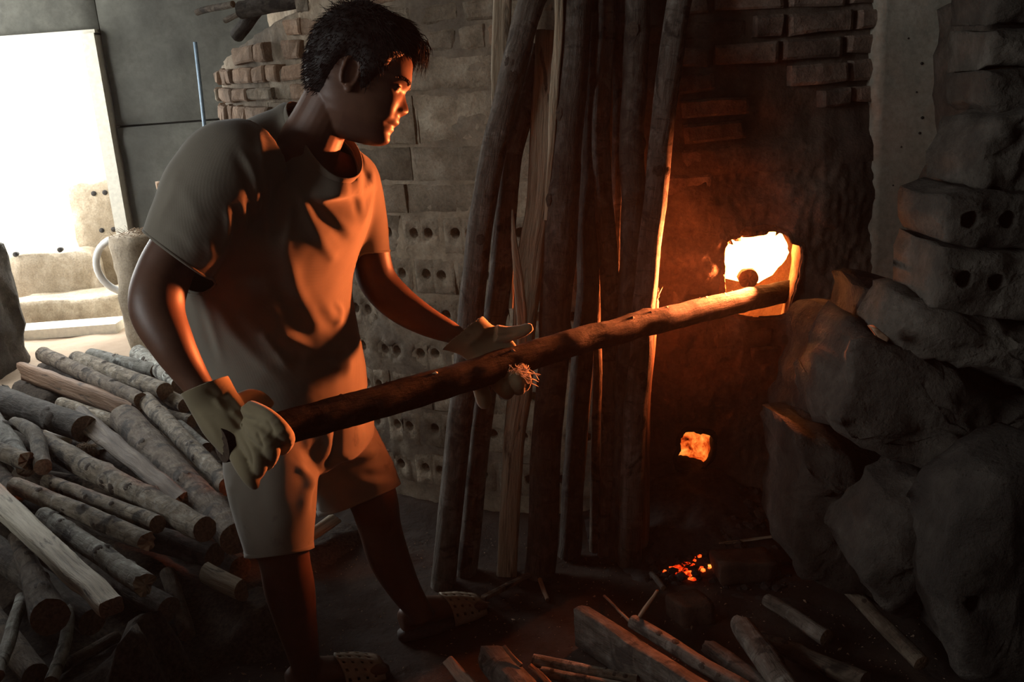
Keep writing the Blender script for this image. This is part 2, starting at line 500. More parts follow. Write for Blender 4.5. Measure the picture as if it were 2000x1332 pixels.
def rough_box(cx, cy, cz, sx, sy, sz, rot=0, jit=.006, n=4, seed=0, tilt=0):
    """block with worn edges; cx.. centre, sizes full"""
    bm = bmesh.new()
    bmesh.ops.create_cube(bm, size=1)
    bmesh.ops.subdivide_edges(bm, edges=bm.edges[:], cuts=n, use_grid_fill=True)
    R = Matrix.Rotation(rot, 3, 'Z') @ Matrix.Rotation(tilt, 3, 'Y')
    V = []
    for v in bm.verts:
        p = Vector((v.co.x * sx, v.co.y * sy, v.co.z * sz))
        edge = sum(abs(abs(c) - .5) < 1e-4 for c in v.co)
        q = Vector(p)
        if edge >= 2: q *= 1 - (.035 if edge == 2 else .07)
        q = R @ q + Vector((cx, cy, cz))
        d = Vector((nz(q, 9, seed), nz(q, 9, seed + 3), nz(q, 9, seed + 6))) * jit * 2
        V.append(q + d)
    F = [tuple(v.index for v in f.verts) for f in bm.faces]
    bm.free()
    return V, F
# stepped block stair beyond the sill
st = struct(empty('stair_outside', (-2.8, 6.8, 0), 'sunlit block steps', 'steps'))
for k in ('label', 'category'): del st[k]
def span(px0, px1, py_top, Y, z0, y0, y1, name, seed, n=6):
    a = P(px0, py_top, Y); b = P(px1, py_top, Y)
    z1 = (a.z + b.z) / 2
    return build(name, *rough_box((a.x + b.x) / 2, (y0 + y1) / 2, (z0 + z1) / 2, b.x - a.x, y1 - y0, z1 - z0, jit=.012, n=n, seed=seed), M['step'], parent=st)
s1 = span(38, 270, 575, 6.5, 0, 6.36, 6.78, 'step', 1)
s2 = span(8, 190, 488, 6.8, 0, 6.66, 7.1, 'step', 2)
s3 = span(140, 330, 345, 7.0, 0, 6.86, 7.25, 'block_pier', 3)
def hole_plug(p, nrm, r, par, mat):
    V, F, _ = tube([p + nrm * .004, p - nrm * .03], [r, r * .8], 10)
    return build('hole', V, F, mat, parent=par)
for px, py, Y, par in ((30, 497, 6.655, s2), (117, 488, 6.655, s2), (183, 378, 6.855, s3), (205, 376, 6.855, s3), (199, 450, 6.855, s3), (222, 448, 6.855, s3)):
    hole_plug(P(px, py, Y), Vector((0, -1, 0)), .017, par, M['charcoal'])
# dark block pier at the left edge of the frame
V, F = rough_box(-2.97, 5.35, .34, .52, .5, .70, jit=.02, n=8, seed=5)
o = build('block_pier', V, F, M['rubble'])
tag(o, 'dark rough block pier left of the bright doorway steps', 'pier')
# daubed round post stub with straw on top, right of the door
c = P(292, 560, 5.45)
path = [(c.x, c.y, z) for z in np.linspace(0, P(250, 458, 5.45).z, 14)]
rr = [c.x - P(224, 500, 5.45).x + .012 * nz((i, 2, 3), .9) for i in range(14)]
V, F, A = tube(path, rr, 28, disp=lambda i, ph, L: .02 * nz((math.cos(ph) * 2, math.sin(ph) * 2, L * 5), 1.3))
stub = tag(build('daubed_post', V, F, M['step']), 'squat clay-daubed round post beside the doorway, behind the man', 'post')
ts = []
for k in range(160):
    a = random.uniform(0, 2 * PI); q = random.uniform(0, .16)
    p = Vector((c.x + math.cos(a) * q, c.y + math.sin(a) * q, path[-1][2] + random.uniform(-.005, .02)))
    d = Vector((random.uniform(-1, 1), random.uniform(-1, 1), random.uniform(0, .6))).normalized() * random.uniform(.03, .07)
    ts.append(tube([p - d * .5, p + d * .5], [.0015, .001], 3, cap=False))
V, F = merge(*ts)
o = build('straw', V, F, M['chip'], parent=stub); o['kind'] = 'stuff'
o = tag(build('brick', *rough_box(*P(326, 372, 5.45), .10, .12, .1, rot=.4, seed=8), M['brick']), 'broken pinkish brick lying on top behind the man\'s sleeve', 'brick')
build('brick_stack', *rough_box(P(332, 470, 5.5).x + .05, 5.62, .33, .22, .3, .67, seed=9, jit=.015), M['rubble'], parent=o)
# white bent pipe
cc = P(238, 520, 5.95)
pts = []
for k in range(15):
    a = math.radians(100 + 170 * k / 14)
    pts.append(cc + Vector((math.cos(a) * .155, 0.05 * k / 14, math.sin(a) * .165)))
pts += [Vector((cc.x + .05, 6.0, .12)), Vector((cc.x + .12, 6.0, 0.02))]
V, F, A = tube(pts, [.021] * 17, 10)
tag(build('plastic_pipe', V, F, M['pvc']), 'white bent plastic pipe looping beside the door post', 'pipe')
# blue rod leaning on the dark wall
V, F, A = tube([P(381, 82, 5.9), P(390, 160, 5.9), P(401, 262, 5.85), P(408, 330, 5.8), Vector((P(408, 330, 5.8).x + .03, 5.75, 0))], [.011] * 5, 8)
tag(build('blue_rod', V, F, M['blue']), 'thin pale blue rod upright against the dark back wall', 'rod')
# ------------------------------------------------------------------ the round kiln
KC = Vector((.578, 4.74, 0)); KR = 1.74
def kiln_uv(px, py):
    d = ray(px, py)
    ex, ey = EYE.x - KC.x, EYE.y - KC.y
    A = d.x ** 2 + d.y ** 2; B = 2 * (ex * d.x + ey * d.y); C_ = ex * ex + ey * ey - KR * KR
    D = B * B - 4 * A * C_
    t = (-B - math.sqrt(max(D, 0))) / (2 * A)
    p = EYE + d * t
    return math.atan2(p.x - KC.x, -(p.y - KC.y)), p.z
def kp(th, z, r=0.0):
    q = KR + r
    return Vector((KC.x + q * math.sin(th), KC.y - q * math.cos(th), z))
def kn(th): return Vector((math.sin(th), -math.cos(th), 0))
FH = [(1412, 482), (1421, 466), (1440, 462), (1448, 450), (1470, 449), (1505, 450), (1524, 456), (1532, 472), (1549, 476), (1546, 512), (1541, 548), (1534, 575),
      (1527, 606), (1480, 612), (1440, 610), (1418, 600), (1413, 560), (1412, 520)]
AH = [(1322, 905), (1328, 870), (1336, 834), (1360, 838), (1388, 848), (1387, 868), (1378, 900), (1350, 915)]
def hole_poly(pts):
    uv = [kiln_uv(*p) for p in pts]
    c = (sum(u for u, z in uv) / len(uv), sum(z for u, z in uv) / len(uv))
    pol = sorted([(math.atan2(z - c[1], (u - c[0]) * KR), math.hypot((u - c[0]) * KR, z - c[1])) for u, z in uv])
    an = [pol[-1][0] - 2 * PI] + [a for a, r in pol] + [pol[0][0] + 2 * PI]
    rs = [pol[-1][1]] + [r for a, r in pol] + [pol[0][1]]
    return c, lambda a: float(np.interp(a, an, rs))
HOLES = [hole_poly(FH), hole_poly(AH)]
def hole_state(th, z):
    for c, rf in HOLES:
        du, dz_ = (th - c[0]) * KR, z - c[1]
        d = math.hypot(du, dz_)
        if d < .4:
            yield c, rf(math.atan2(dz_, du)), d, du, dz_
TL = kiln_uv(600, 300)[0]; TM = kiln_uv(1285, 300)[0]; TR = kiln_uv(1712, 300)[0]
ZTOP = 2.2
_l0, _l1 = kiln_uv(478, 78), kiln_uv(596, 14)
def ledge(th): return _l0[1] + (th - _l0[0]) / (_l1[0] - _l0[0]) * (_l1[1] - _l0[1])
def kiln_r(th, z):
    p = kp(th, z)
    q = .75 if th < TL else .8
    r = q * (.018 * fbm(p, 2.2, 3) + .013 * fbm(p, 8, 5, 2)) + .005 * nz(p, 50, 4)
    if th < TL + .02 and z > .8: r -= .014
    if th > TM and z > 1.16: r -= .012
    if th > TM - .05:                    # mud render around the stoke hole is lumpier low down
        k = min(1, max(0, (1.22 - z) / .12))
        r += k * (.024 + .012 * fbm(p, 6, 4, 5))
    c = HOLES[0][0]                      # the right cheek of the stoke hole stands forward
    u = (th - c[0]) * KR
    s1 = min(1, max(0, (u - .02) / .075)); s2 = min(1, max(0, (u - .14) / .40))
    r += .024 * s1 * s1 * (3 - 2 * s1) * (1 - s2 * s2 * (3 - 2 * s2)) * math.exp(-((z - c[1] + .06) / .30) ** 4)
    if th < TL + .06:
        k = min(1, max(0, (z - ledge(th)) / .06)); r -= .22 * k * k * (3 - 2 * k)   # the crown is set back on the left
    return r
BORES = []
kiln = empty('kiln', (KC.x, KC.y - KR, 0), 'round sooty kiln of brick and perforated block with glowing stoke hole', 'kiln')
# upper drum and lid so no light leaks
V, F, A = tube([(KC.x, KC.y, ZTOP - .03), (KC.x, KC.y, ZC)], [KR - .03, KR - .05], 64, cap=False)
build('upper_drum', V, F, M['mortar'], parent=kiln)

def lining(hole, depth_, flare, name, mat):
    c, rf = hole
    V, F = [], []
    n = 56; m = 6
    for k in range(m + 1):
        f = k / m
        for i in range(n):
            a = -PI + 2 * PI * i / n
            r = rf(a) * (1 + flare * f) + .004 * nz((math.cos(a) * 3, math.sin(a) * 3, k), 1.7)
            if k == 0: r += .022
            if k == 1: r = rf(a) + .004 * nz((math.cos(a) * 4, math.sin(a) * 4, k), 1.7)
            th = c[0] + math.cos(a) * r / KR; z = c[1] + math.sin(a) * r
            V.append(kp(th, z, (kiln_r(th, z) - .004) if k == 0 else (kiln_r(th, z) + .016) if k == 1 else -depth_ * (k - 1) / (m - 1)))
    for k in range(m):
        for i in range(n):
            F.append((k * n + i, k * n + (i + 1) % n, (k + 1) * n + (i + 1) % n, (k + 1) * n + i))
    return build(name, V, F, mat, parent=kiln)
lining(HOLES[0], .12, .55, 'stoke_hole_lining', M['lining'])
lining(HOLES[1], .16, .35, 'ash_hole_lining', M['charcoal'])
def chamber(hole, y_off, r, name, mat):
    c, rf = hole
    ctr = kp(c[0], c[1], -y_off)
    nrm = kn(c[0])
    bm = bmesh.new(); bmesh.ops.create_uvsphere(bm, u_segments=24, v_segments=16, radius=r)
    V = [v.co.copy() for v in bm.verts]; F = [tuple(v.index for v in f.verts) for f in bm.faces]; bm.free()
    V = [ctr + v * (1 + .05 * nz(v, 6)) for v in V]
    F = [f for f in F if sum(((V[i] - ctr).dot(nrm) > r * .80) for i in f) == 0]
    return build(name, V, F, mat, parent=kiln)
chamber(HOLES[0], .44, .42, 'fire_chamber', M['lining'])
chamber(HOLES[1], .34, .23, 'ash_chamber', M['charcoal'])

# masonry pieces -----------------------------------------------------
def on_kiln(local, th, z, lift):
    """local (u along, v up, w outwards) -> world"""
    return kp(th + local[0] / KR, z + local[1], lift + local[2])
def brick_vf(th, z, L, H, lift, seed, dep=.05, rot=0.0, rough=.004):
    nu, nv = 5, 3
    V, F = [], []
    us = [-.5, -.44, 0, .44, .5]; vs = [-.5, -.36, .36, .5]
    cs, sn = math.cos(rot), math.sin(rot)
    for b in vs:
        for a in us:
            e = (abs(a) == .5) + (abs(b) == .5)
            u, v = a * L, b * H
            u += rough * 1.2 * nz((u * 3 + seed, v * 3, 1), 5); v += rough * 1.2 * nz((u * 3, v * 3 + seed, 2), 5)
            wv = -.006 * min(e, 1) - .004 * (e == 2) + rough * nz((u + seed, v, 3), 22)
            V.append(on_kiln((u * cs - v * sn, u * sn + v * cs, wv), th, z, lift))
    for j in range(3):
        for i in range(4):
            a = j * 5 + i; F.append((a, a + 1, a + 6, a + 5))
    rim = [0, 1, 2, 3, 4, 9, 14, 19, 18, 17, 16, 15, 10, 5]
    o = len(V)
    for k in rim:
        p = V[k]; th_ = math.atan2(p.x - KC.x, -(p.y - KC.y))
        V.append(p - kn(th_) * dep)
    for k in range(len(rim)):
        a, b = rim[k], rim[(k + 1) % len(rim)]
        F.append((b, a, o + k, o + (k + 1) % len(rim)))
    return V, F
def piece(name, V, F, mat, smooth=False): return build(name, V, F, mat, parent=kiln, smooth=smooth)
def block_vf(th, z, L, H, lift, seed, holes=2, r=.0165, dep=.06):
    """perforated block end: every hole is a real recess"""
    V, F = [], []
    cells = holes if holes else 2
    wcell = L / cells
    n = 12
    def pt(u, v, w_): return on_kiln((u, v, w_), th, z, lift)
    def jit(u, v): return .006 * nz((u * 4 + seed, v * 4, seed * .37), 5)
    for c in range(cells):
        uc = -L / 2 + wcell * (c + .5)
        hx = uc + (.12 if cells == 2 else 0) * wcell * (1 if c == 0 else -1); hy = .004 * nz((seed, c, 1), 3) + H * .06
        ring0, ring1 = len(V), len(V) + n
        for k in range(n):
            a = 2 * PI * k / n + PI / 4
            m = max(abs(math.cos(a)), abs(math.sin(a)))
            u = uc + math.cos(a) / m * wcell / 2; v = math.sin(a) / m * H / 2
            e = (abs(abs(u) - L / 2) < 1e-5) or (abs(abs(v) - H / 2) < 1e-5)
            V.append(pt(u + jit(u, v), v + jit(v, u), (-.007 if e else 0)))
        ratio = [.86, .0]
        for k in range(n):
            a = 2 * PI * k / n + PI / 4
            m = max(abs(math.cos(a)), abs(math.sin(a)))
            u = uc + math.cos(a) / m * wcell / 2 * .84; v = math.sin(a) / m * H / 2 * .84
            V.append(pt(u, v, .002 * nz((u * 9 + seed, v * 9, c), 3)))
        for k in range(n):
            F.append((ring0 + k, ring0 + (k + 1) % n, ring1 + (k + 1) % n, ring1 + k))
        if holes:
            BORES.append((th + hx / KR, z + hy))
            for q, (rad, dw) in enumerate(((r * 1.12, .001), (r * .97, -.006), (r * .9, -.085))):
                for k in range(n):
                    a = 2 * PI * k / n + PI / 4
                    rr = rad * (1 + .10 * nz((seed + math.cos(a), math.sin(a), c), 2))
                    V.append(pt(hx + math.cos(a) * rr, hy + math.sin(a) * rr, dw))
                o = len(V) - n; p_ = o - n
                for k in range(n): F.append((p_ + k, p_ + (k + 1) % n, o + (k + 1) % n, o + k))
            F.append(tuple(range(len(V) - n, len(V))))
        else:
            F.append(tuple(range(ring1, ring1 + n)))
    # sides
    for (ua, va), (ub, vb) in (((-1, -1), (1, -1)), ((1, -1), (1, 1)), ((1, 1), (-1, 1)), ((-1, 1), (-1, -1))):
        o = len(V)
        A_ = (ua * L / 2, va * H / 2); B_ = (ub * L / 2, vb * H / 2)
        V += [pt(A_[0], A_[1], -.006), pt(B_[0], B_[1], -.006), pt(B_[0], B_[1], -dep), pt(A_[0], A_[1], -dep)]
        F.append((o, o + 3, o + 2, o + 1))
    return V, F
def near_hole(th, z, m):
    return any(d < rh + m for c, rh, d, du, dz_ in hole_state(th, z))
rs = random.Random(3)
# left shoulder: brick headers in courses, patched with stones
z = .80
row = 0
while z < 1.95:
    H = rs.uniform(.056, .070)
    th = math.radians(-88) + (row % 2) * .03
    while th < TL + .02:
        L = rs.choice([.085, .095, .10, .105, .11, .17, .19])
        dth = L / KR
        if rs.random() > .08 and z + H < ledge(th + dth / 2):
            lift = rs.uniform(.0, .018)
            mat = M['brick'] if rs.random() < .85 else M['block']
            piece('brick', *brick_vf(th + dth / 2, z + H / 2, L - rs.uniform(.006, .018), H - rs.uniform(.006, .014), lift + .010, rs.random() * 50, rot=rs.uniform(-.05, .05), rough=.009), mat)
        th += dth + .004
    z += H + .008; row += 1
# middle: concrete blocks, two bore holes to each end
ROWS = [(.06, .12, 2), (.20, .13, 2), (.335, .13, 2), (.47, .12, 2), (.60, .125, 2), (.735, .12, 2), (.865, .125, 2), (.995, .095, 0), (1.095, .11, 0), (1.21, .15, 0), (1.365, .10, 0)]
for k, (z0, H, hl) in enumerate(ROWS):
    th = TL - .15 + (k * .37 % 1) * .06
    while th < TM - .02:
        L = rs.uniform(.14, .165) if hl else rs.uniform(.24, .38)
        dth = L / KR
        tc, zc = th + dth / 2, z0 + H / 2
        if not near_hole(tc, zc, .11) and not (tc + dth / 2 > TM + .03):
            piece('block', *block_vf(tc, zc, L - .006, H - .006, rs.uniform(.0, .011), rs.random() * 60, hl), M['block'], True)
        th += dth + .003
# the pale stones and small bricks high between the man's head and the poles
z = 1.475
while z < 2.1:
    H = rs.uniform(.058, .075); th = TL + .02
    while th < TM - .02:
        L = rs.uniform(.07, .20); dth = L / KR
        if rs.random() > .12:
            piece('brick', *brick_vf(th + dth / 2, z + H / 2, L - .015, H - .012, rs.uniform(-.002, .016), rs.random() * 50, rot=rs.uniform(-.04, .04), rough=.009), M['brick'] if rs.random() < .35 else M['block'])
        th += dth
    z += H + .006
# right: sooty stretchers above the render
z = 1.02; row = 0
while z < 2.1:
    H = rs.uniform(.060, .072)
    th = TM - .02 + (row % 2) * .055
    while th < TR - .03:
        L = rs.choice([.19, .19, .20, .21, .12, .10]); dth = L / KR
        low = z < 1.2
        if rs.random() > (.55 if low else .08):
            lift = rs.uniform(.012, .030) if not low else rs.uniform(.012, .022)
            if rs.random() < .12: lift -= .02
            piece('brick', *brick_vf(th + dth / 2, z + H / 2, L - rs.uniform(.008, .02), H - rs.uniform(.008, .016), lift, rs.random() * 50, rot=rs.uniform(-.03, .03), rough=.006), M['soot_brick'])
        th += dth + .002
    z += H + .006; row += 1
for px, py in ((1640, 640), (1670, 590), (1675, 480), (1330, 640), (1330, 560), (1380, 690), (1450, 660), (1520, 690), (1400, 750), (1480, 760)):
    th, zz = kiln_uv(px, py)
    piece('brick', *brick_vf(th, zz, rs.uniform(.12, .19), .06, rs.uniform(.018, .03), rs.random() * 50, rough=.006), M['plaster'])
# render skin in front of the mortar on the stoking side
V, F = [], []
NA, NB = 150, 120
ta, tb = TM - .06, TR + .06
for j in range(NB + 1):
    for i in range(NA + 1):
        th = ta + (tb - ta) * i / NA; z = 1.20 * j / NB + .0
        z += .05 * nz((th * 3, 1, 2), 2) * j / NB
        a, b = th, z
        for c, rh, d, du, dz_ in hole_state(th, z):
            if rh - .010 < d < rh + .014: a = c[0] + du / d * (rh + .001) / KR; b = c[1] + dz_ / d * (rh + .001)
        e = min(i / NA * 8, (NA - i) / NA * 8, (NB - j) / NB * 6, 1)
        V.append(kp(a, b, kiln_r(a, b) + .006 * e - .012 * (1 - e) + .010 * fbm(kp(a, b), 5, 4, 9) - .004))
for j in range(NB):
    for i in range(NA):
        th = ta + (tb - ta) * (i + .5) / NA; z = 1.20 * (j + .5) / NB
        if any(d < rh for c, rh, d, du, dz_ in hole_state(th, z)): continue
        a = j * (NA + 1) + i
        F.append((a, a + 1, a + NA + 2, a + NA + 1))
build('mud_render', V, F, M['plaster'], parent=kiln)

NT_, NZ_ = 330, 150
th0, th1 = math.radians(-105), math.radians(72)
V, F, FM, UV = [], [], [], []
for j in range(NZ_ + 1):
    z = -.05 + (ZTOP + .05) * j / NZ_
    for i in range(NT_ + 1):
        th = th0 + (th1 - th0) * i / NT_
        a, b = th, z
        for c, rh, d, du, dz_ in hole_state(th, z):
            if rh - .004 < d < rh + .016 or (d < rh and d > rh - .012):
                a = c[0] + du / d * rh / KR; b = c[1] + dz_ / d * rh
        UV.append((a, b)); V.append(kp(a, b, kiln_r(a, b)))
for j in range(NZ_):
    for i in range(NT_):
        th = th0 + (th1 - th0) * (i + .5) / NT_; z = -.05 + (ZTOP + .05) * (j + .5) / NZ_
        if any(d < rh - .001 for c, rh, d, du, dz_ in hole_state(th, z)): continue
        if th > TM - .03 and th < TR + .03 and z < 1.08 and .02 < z: continue      # the mud render closes this part
        a = j * (NT_ + 1) + i
        F.append((a, a + 1, a + NT_ + 2, a + NT_ + 1))
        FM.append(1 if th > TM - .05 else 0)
_uv = np.array(UV)
for th, z in BORES:                     # mortar keeps out of the bore holes
    for i in np.nonzero(((_uv[:, 0] - th) * KR) ** 2 + (_uv[:, 1] - z) ** 2 < .021 ** 2)[0]:
        V[i] = kp(_uv[i, 0], _uv[i, 1], -.10)
o = build('mortar', V, F, M['mortar'], parent=kiln)
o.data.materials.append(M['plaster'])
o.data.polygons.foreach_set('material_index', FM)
# fire in the stoke hole --------------------------------------------
c, rf = HOLES[0]
ctr = kp(c[0], c[1], 0); nrm = kn(c[0]); tan = Vector((math.cos(c[0]), math.sin(c[0]), 0))
def flame_body(center, sx, sy, sz, seed, amp=.18):
    bm = bmesh.new(); bmesh.ops.create_icosphere(bm, subdivisions=4, radius=1)
    V = []
    for v in bm.verts:
        k = 1 + amp * fbm(v.co, 1.6, 3, seed)
        q = v.co * k
        V.append(center + tan * q.x * sx + nrm * q.y * sy + Vector((0, 0, 1)) * q.z * sz)
    F = [tuple(x.index for x in f.verts) for f in bm.faces]; bm.free()
    return V, F
fire = tag(build('fire', *flame_body(ctr - nrm * .20 + tan * .035 + Vector((0, 0, .012)), .125, .13, .105, 2, .12), M['fire']), 'white-hot orange fire blazing inside the square stoke hole', 'fire')
def tongue(base, tip, r, seed):
    pts = smooth_path([base, (Vector(base) + Vector(tip)) / 2 + tan * .02 * math.sin(seed), tip], 9)
    return tube([Vector(p) for p in pts], [r * x for x in (.6, .95, 1, .95, .8, .62, .42, .22, .05)], 10)[:2]
for k, (du, dz0, dz1, ro) in enumerate(((-.04, -.045, .05, -.08), (-.015, -.02, .062, -.05), (.02, -.03, .06, -.05), (.045, -.04, .035, -.08))):
    build('flame', *tongue(ctr + tan * du + Vector((0, 0, dz0)) + nrm * (ro - .03), ctr + tan * (du * .8) + Vector((0, 0, dz1)) + nrm * (ro + .045), .022, k), M['fire'], parent=fire)
# the light the fire throws out of the mouth of the hole
ld = bpy.data.lights.new('fire_light', 'AREA'); ld.shape = 'DISK'; ld.size = .11
ld.energy = FIRE_W; ld.color = (1, .205, .055)
lo_ = bpy.data.objects.new('fire_light', ld); COL.objects.link(lo_)
lo_.location = ctr + nrm * .012 + Vector((0, 0, .004)) - tan * .01
ld.spread = math.radians(104)
lo_.rotation_euler = (nrm * .55 - tan * .84 + Vector((0, 0, .06))).to_track_quat('-Z', 'Y').to_euler()
# glowing coals behind the ash hole
c2, rf2 = HOLES[1]
ctr2 = kp(c2[0], c2[1], 0); nrm2 = kn(c2[0]); tan2 = Vector((math.cos(c2[0]), math.sin(c2[0]), 0))
V, F = grid(-.12, .12, -.10, .12, 40, 40, lambda a, b: ctr2 - nrm2 * (.040 + .40 * b - .016 * fbm((a, b, 0), 16, 4)) + tan2 * a + Vector((0, 0, b)))
tag(build('coal_face', V, F, M['coal_face']), 'orange glowing coals seen through the small ash hole near the floor', 'coals')
# ------------------------------------------------------------------ concrete pillar and the ragged block wing at the right
def prism_px(top0, top1, bot0, bot1, Y, dep, nx=10, nz_=60, jit=.006, seed=0, edge=.014):
    """upright slab whose front face is given by its corners as seen from the camera, `dep` thick"""
    a, b, c, d = P(*top0, Y), P(*top1, Y), P(*bot0, Y), P(*bot1, Y)
    V = []; F = []
    cols = [-dep, -edge] + [0.0] * (nx + 1) + [-edge, -dep]
    m = len(cols)
    for j in range(nz_ + 1):
        v = j / nz_
        l = a.lerp(c, v); r = b.lerp(d, v)
        for i in range(m):
            u = min(max((i - 2) / nx, 0), 1)
            if i == 1 or i == m - 2: pass
            p = l.lerp(r, u)
            off = -cols[i]
            if i == 2: p = l.lerp(r, edge / (r - l).length)
            if i == m - 3: p = l.lerp(r, 1 - edge / (r - l).length)
            q = Vector((p.x, p.y + off, p.z))
            e = 1.6 if i in (1, 2, m - 2, m - 3) else .25
            q += Vector((e * jit * nz(q, 28, seed), -e * jit * abs(nz(q, 24, seed + 2)), 0))
            V.append(q)
    for j in range(nz_):
        for i in range(m - 1):
            k = j * m + i
            F.append((k + m, k + m + 1, k + 1, k))
    F.append(tuple(range(m)))
    F.append(tuple(reversed(range(nz_ * m, nz_ * m + m))))
    return V, F
pil = prism_px((1722, -160), (1926, -160), (1680, 900), (1862, 900), 3.04, .30, jit=.008)
pl = struct(build('pillar', *pil, M['pillar']))
for px, py, r in ((1800, 124, 3.2), (1843, 117, 2.2), (1833, 131, 3), (1801, 230, 3.2), (1796, 260, 3), (1760, 287, 2.2), (1774, 75, 2), (1866, 75, 3), (1744, 362, 2), (1752, 472, 2),
                  (1828, 350, 2.5), (1818, 440, 2), (1848, 98, 2), (1790, 180, 2), (1845, 285, 2)):
    p = P(px, py, 3.04)
    V, F, _ = tube([p + Vector((0, -.002, 0)), p + Vector((0, .012, 0))], [r * .0014, r * .001], 8)
    build('pit', V, F, M['charcoal'], parent=pl)
def resample(poly, n):
    pts = [Vector(p) for p in poly]
    seg = [(pts[(i + 1) % len(pts)] - pts[i]).length for i in range(len(pts))]
    T = sum(seg); out = []
    for k in range(n):
        d = T * k / n; i = 0
        while d > seg[i]: d -= seg[i]; i += 1
        out.append(pts[i].lerp(pts[(i + 1) % len(pts)], d / seg[i]))
    return out
def stone_vf(poly_px, Y, dep, seed=0, n=72, amp=.016, bulge=.03, lean=0.0):
    bulge *= .55
    """a solid stone or block: outline at distance Y, real depth `dep`, worn edges, rough faces"""
    ol = resample([P(x, y, Y) for x, y in poly_px], n)
    c = sum(ol, Vector()) / n
    V = []; F = []
    rings = [(.1, -bulge), (.22, -bulge), (.34, -bulge), (.46, -bulge * .95), (.58, -bulge * .9), (.7, -bulge * .8), (.8, -bulge * .65), (.9, -bulge * .4), (.97, .0), (1.0, .03), (1.0, dep * .3), (1.0, dep * .6), (.98, dep)]
    V.append(c + Vector((0, -bulge, 0)))
    for f, w_ in rings:
        for p in ol:
            q = c.lerp(p, f)
            V.append(Vector((q.x, q.y + w_ + lean * (q.z - c.z), q.z)))
    out = []
    for v in V:
        d = Vector((fbm(v, 7, 4, seed), fbm(v, 7, 4, seed + 3) * 1.2, fbm(v, 7, 4, seed + 6)))
        d2 = Vector((nz(v, 32, seed), nz(v, 32, seed + 1), nz(v, 32, seed + 2)))
        d3 = nz(v, 75, seed + 4)
        out.append(v + d * amp * 1.25 + d2 * amp * .38 + Vector((0, d3 * .0035, 0)))
    for k in range(n): F.append((0, 1 + k, 1 + (k + 1) % n))
    for j in range(len(rings) - 1):
        for k in range(n):
            a = 1 + j * n + k; b = 1 + j * n + (k + 1) % n
            F.append((a, a + n, b + n, b))
    F.append(tuple(1 + (len(rings) - 1) * n + k for k in range(n)))
    # orientation: outline is given clockwise in the picture
    return out, [tuple(reversed(f)) for f in F]
def bored(V, F, holes, Y, r, par, mat=None):
    """short dark bores set into a block face"""
    for px, py in holes:
        p = P(px, py, Y)
        V_, F_, _ = tube([p + Vector((0, -.052, 0)), p + Vector((0, -.043, 0)), p + Vector((0, .02, 0))], [r * 1.0, r * .93, r * .8], 16, cap=False)
wing = empty('wing_wall', (1.0, 2.2, 0), 'ragged wing wall of perforated concrete blocks right of the pillar', 'wall')
def clean_bm(V, F):
    me = bpy.data.meshes.new('t'); me.from_pydata([tuple(v) for v in V], [], F)
    bm = bmesh.new(); bm.from_mesh(me); bmesh.ops.recalc_face_normals(bm, faces=bm.faces)
    bpy.data.meshes.remove(me)
    return bm
def cut_bores(V, F, holes, Y, r):
    """boolean the bore holes out of a stone"""
    me = bpy.data.meshes.new('a'); me.from_pydata([tuple(v) for v in V], [], F)
    bm = clean_bm(V, F); bm.to_mesh(me); bm.free()
    o = bpy.data.objects.new('a', me); COL.objects.link(o)
    tv = []
    for px, py in holes:
        p = P(px, py, Y); d = Vector((.12, 1, -.05)).normalized()
        tv.append(tube([p - d * .10, p + d * .11], [r, r * .92], 18, disp=lambda i, ph, L: r * .10 * nz((math.cos(ph) * 2, math.sin(ph) * 2, px), 1))[:2])
    V2, F2 = merge(*tv)
    m2 = bpy.data.meshes.new('b'); bm = clean_bm(V2, F2); bm.to_mesh(m2); bm.free()
    o2 = bpy.data.objects.new('b', m2); COL.objects.link(o2)
    md = o.modifiers.new('b', 'BOOLEAN'); md.operation = 'DIFFERENCE'; md.object = o2; md.solver = 'EXACT'
    ev = bpy.data.meshes.new_from_object(o.evaluated_get(bpy.context.evaluated_depsgraph_get()))
    Vn = [v.co.copy() for v in ev.vertices]; Fn = [tuple(p.vertices) for p in ev.polygons]
    for x in (o, o2): bpy.data.objects.remove(x)
    for x in (me, m2, ev): bpy.data.meshes.remove(x)
    return Vn, Fn
def wing_piece(name, poly, Y, dep, seed, holes=None, amp=.016, bulge=.03, mat=None):
    V, F = stone_vf(poly, Y, dep, seed, amp=amp, bulge=bulge)
    if holes: V, F = cut_bores(V, F, holes, Y, .0185)
    return build(name, V, F, mat or M['rubble'], parent=wing)
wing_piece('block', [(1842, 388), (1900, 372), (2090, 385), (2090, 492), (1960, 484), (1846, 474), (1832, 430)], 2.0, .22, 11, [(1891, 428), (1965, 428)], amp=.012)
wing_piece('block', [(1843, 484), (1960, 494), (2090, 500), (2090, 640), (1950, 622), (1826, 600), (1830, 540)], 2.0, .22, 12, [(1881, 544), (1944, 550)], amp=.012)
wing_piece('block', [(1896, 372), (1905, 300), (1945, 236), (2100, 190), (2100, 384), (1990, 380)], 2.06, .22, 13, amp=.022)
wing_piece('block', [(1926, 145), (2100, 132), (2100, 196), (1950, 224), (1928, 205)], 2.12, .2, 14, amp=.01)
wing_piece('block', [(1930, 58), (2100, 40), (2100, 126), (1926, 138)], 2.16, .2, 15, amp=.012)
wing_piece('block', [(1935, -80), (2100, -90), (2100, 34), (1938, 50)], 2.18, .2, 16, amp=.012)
wing_piece('block', [(1764, 640), (1790, 590), (1826, 596), (1950, 628), (2100, 650), (2100, 780), (1960, 745), (1752, 690), (1746, 668)], 2.02, .24, 17, amp=.020, bulge=.04)
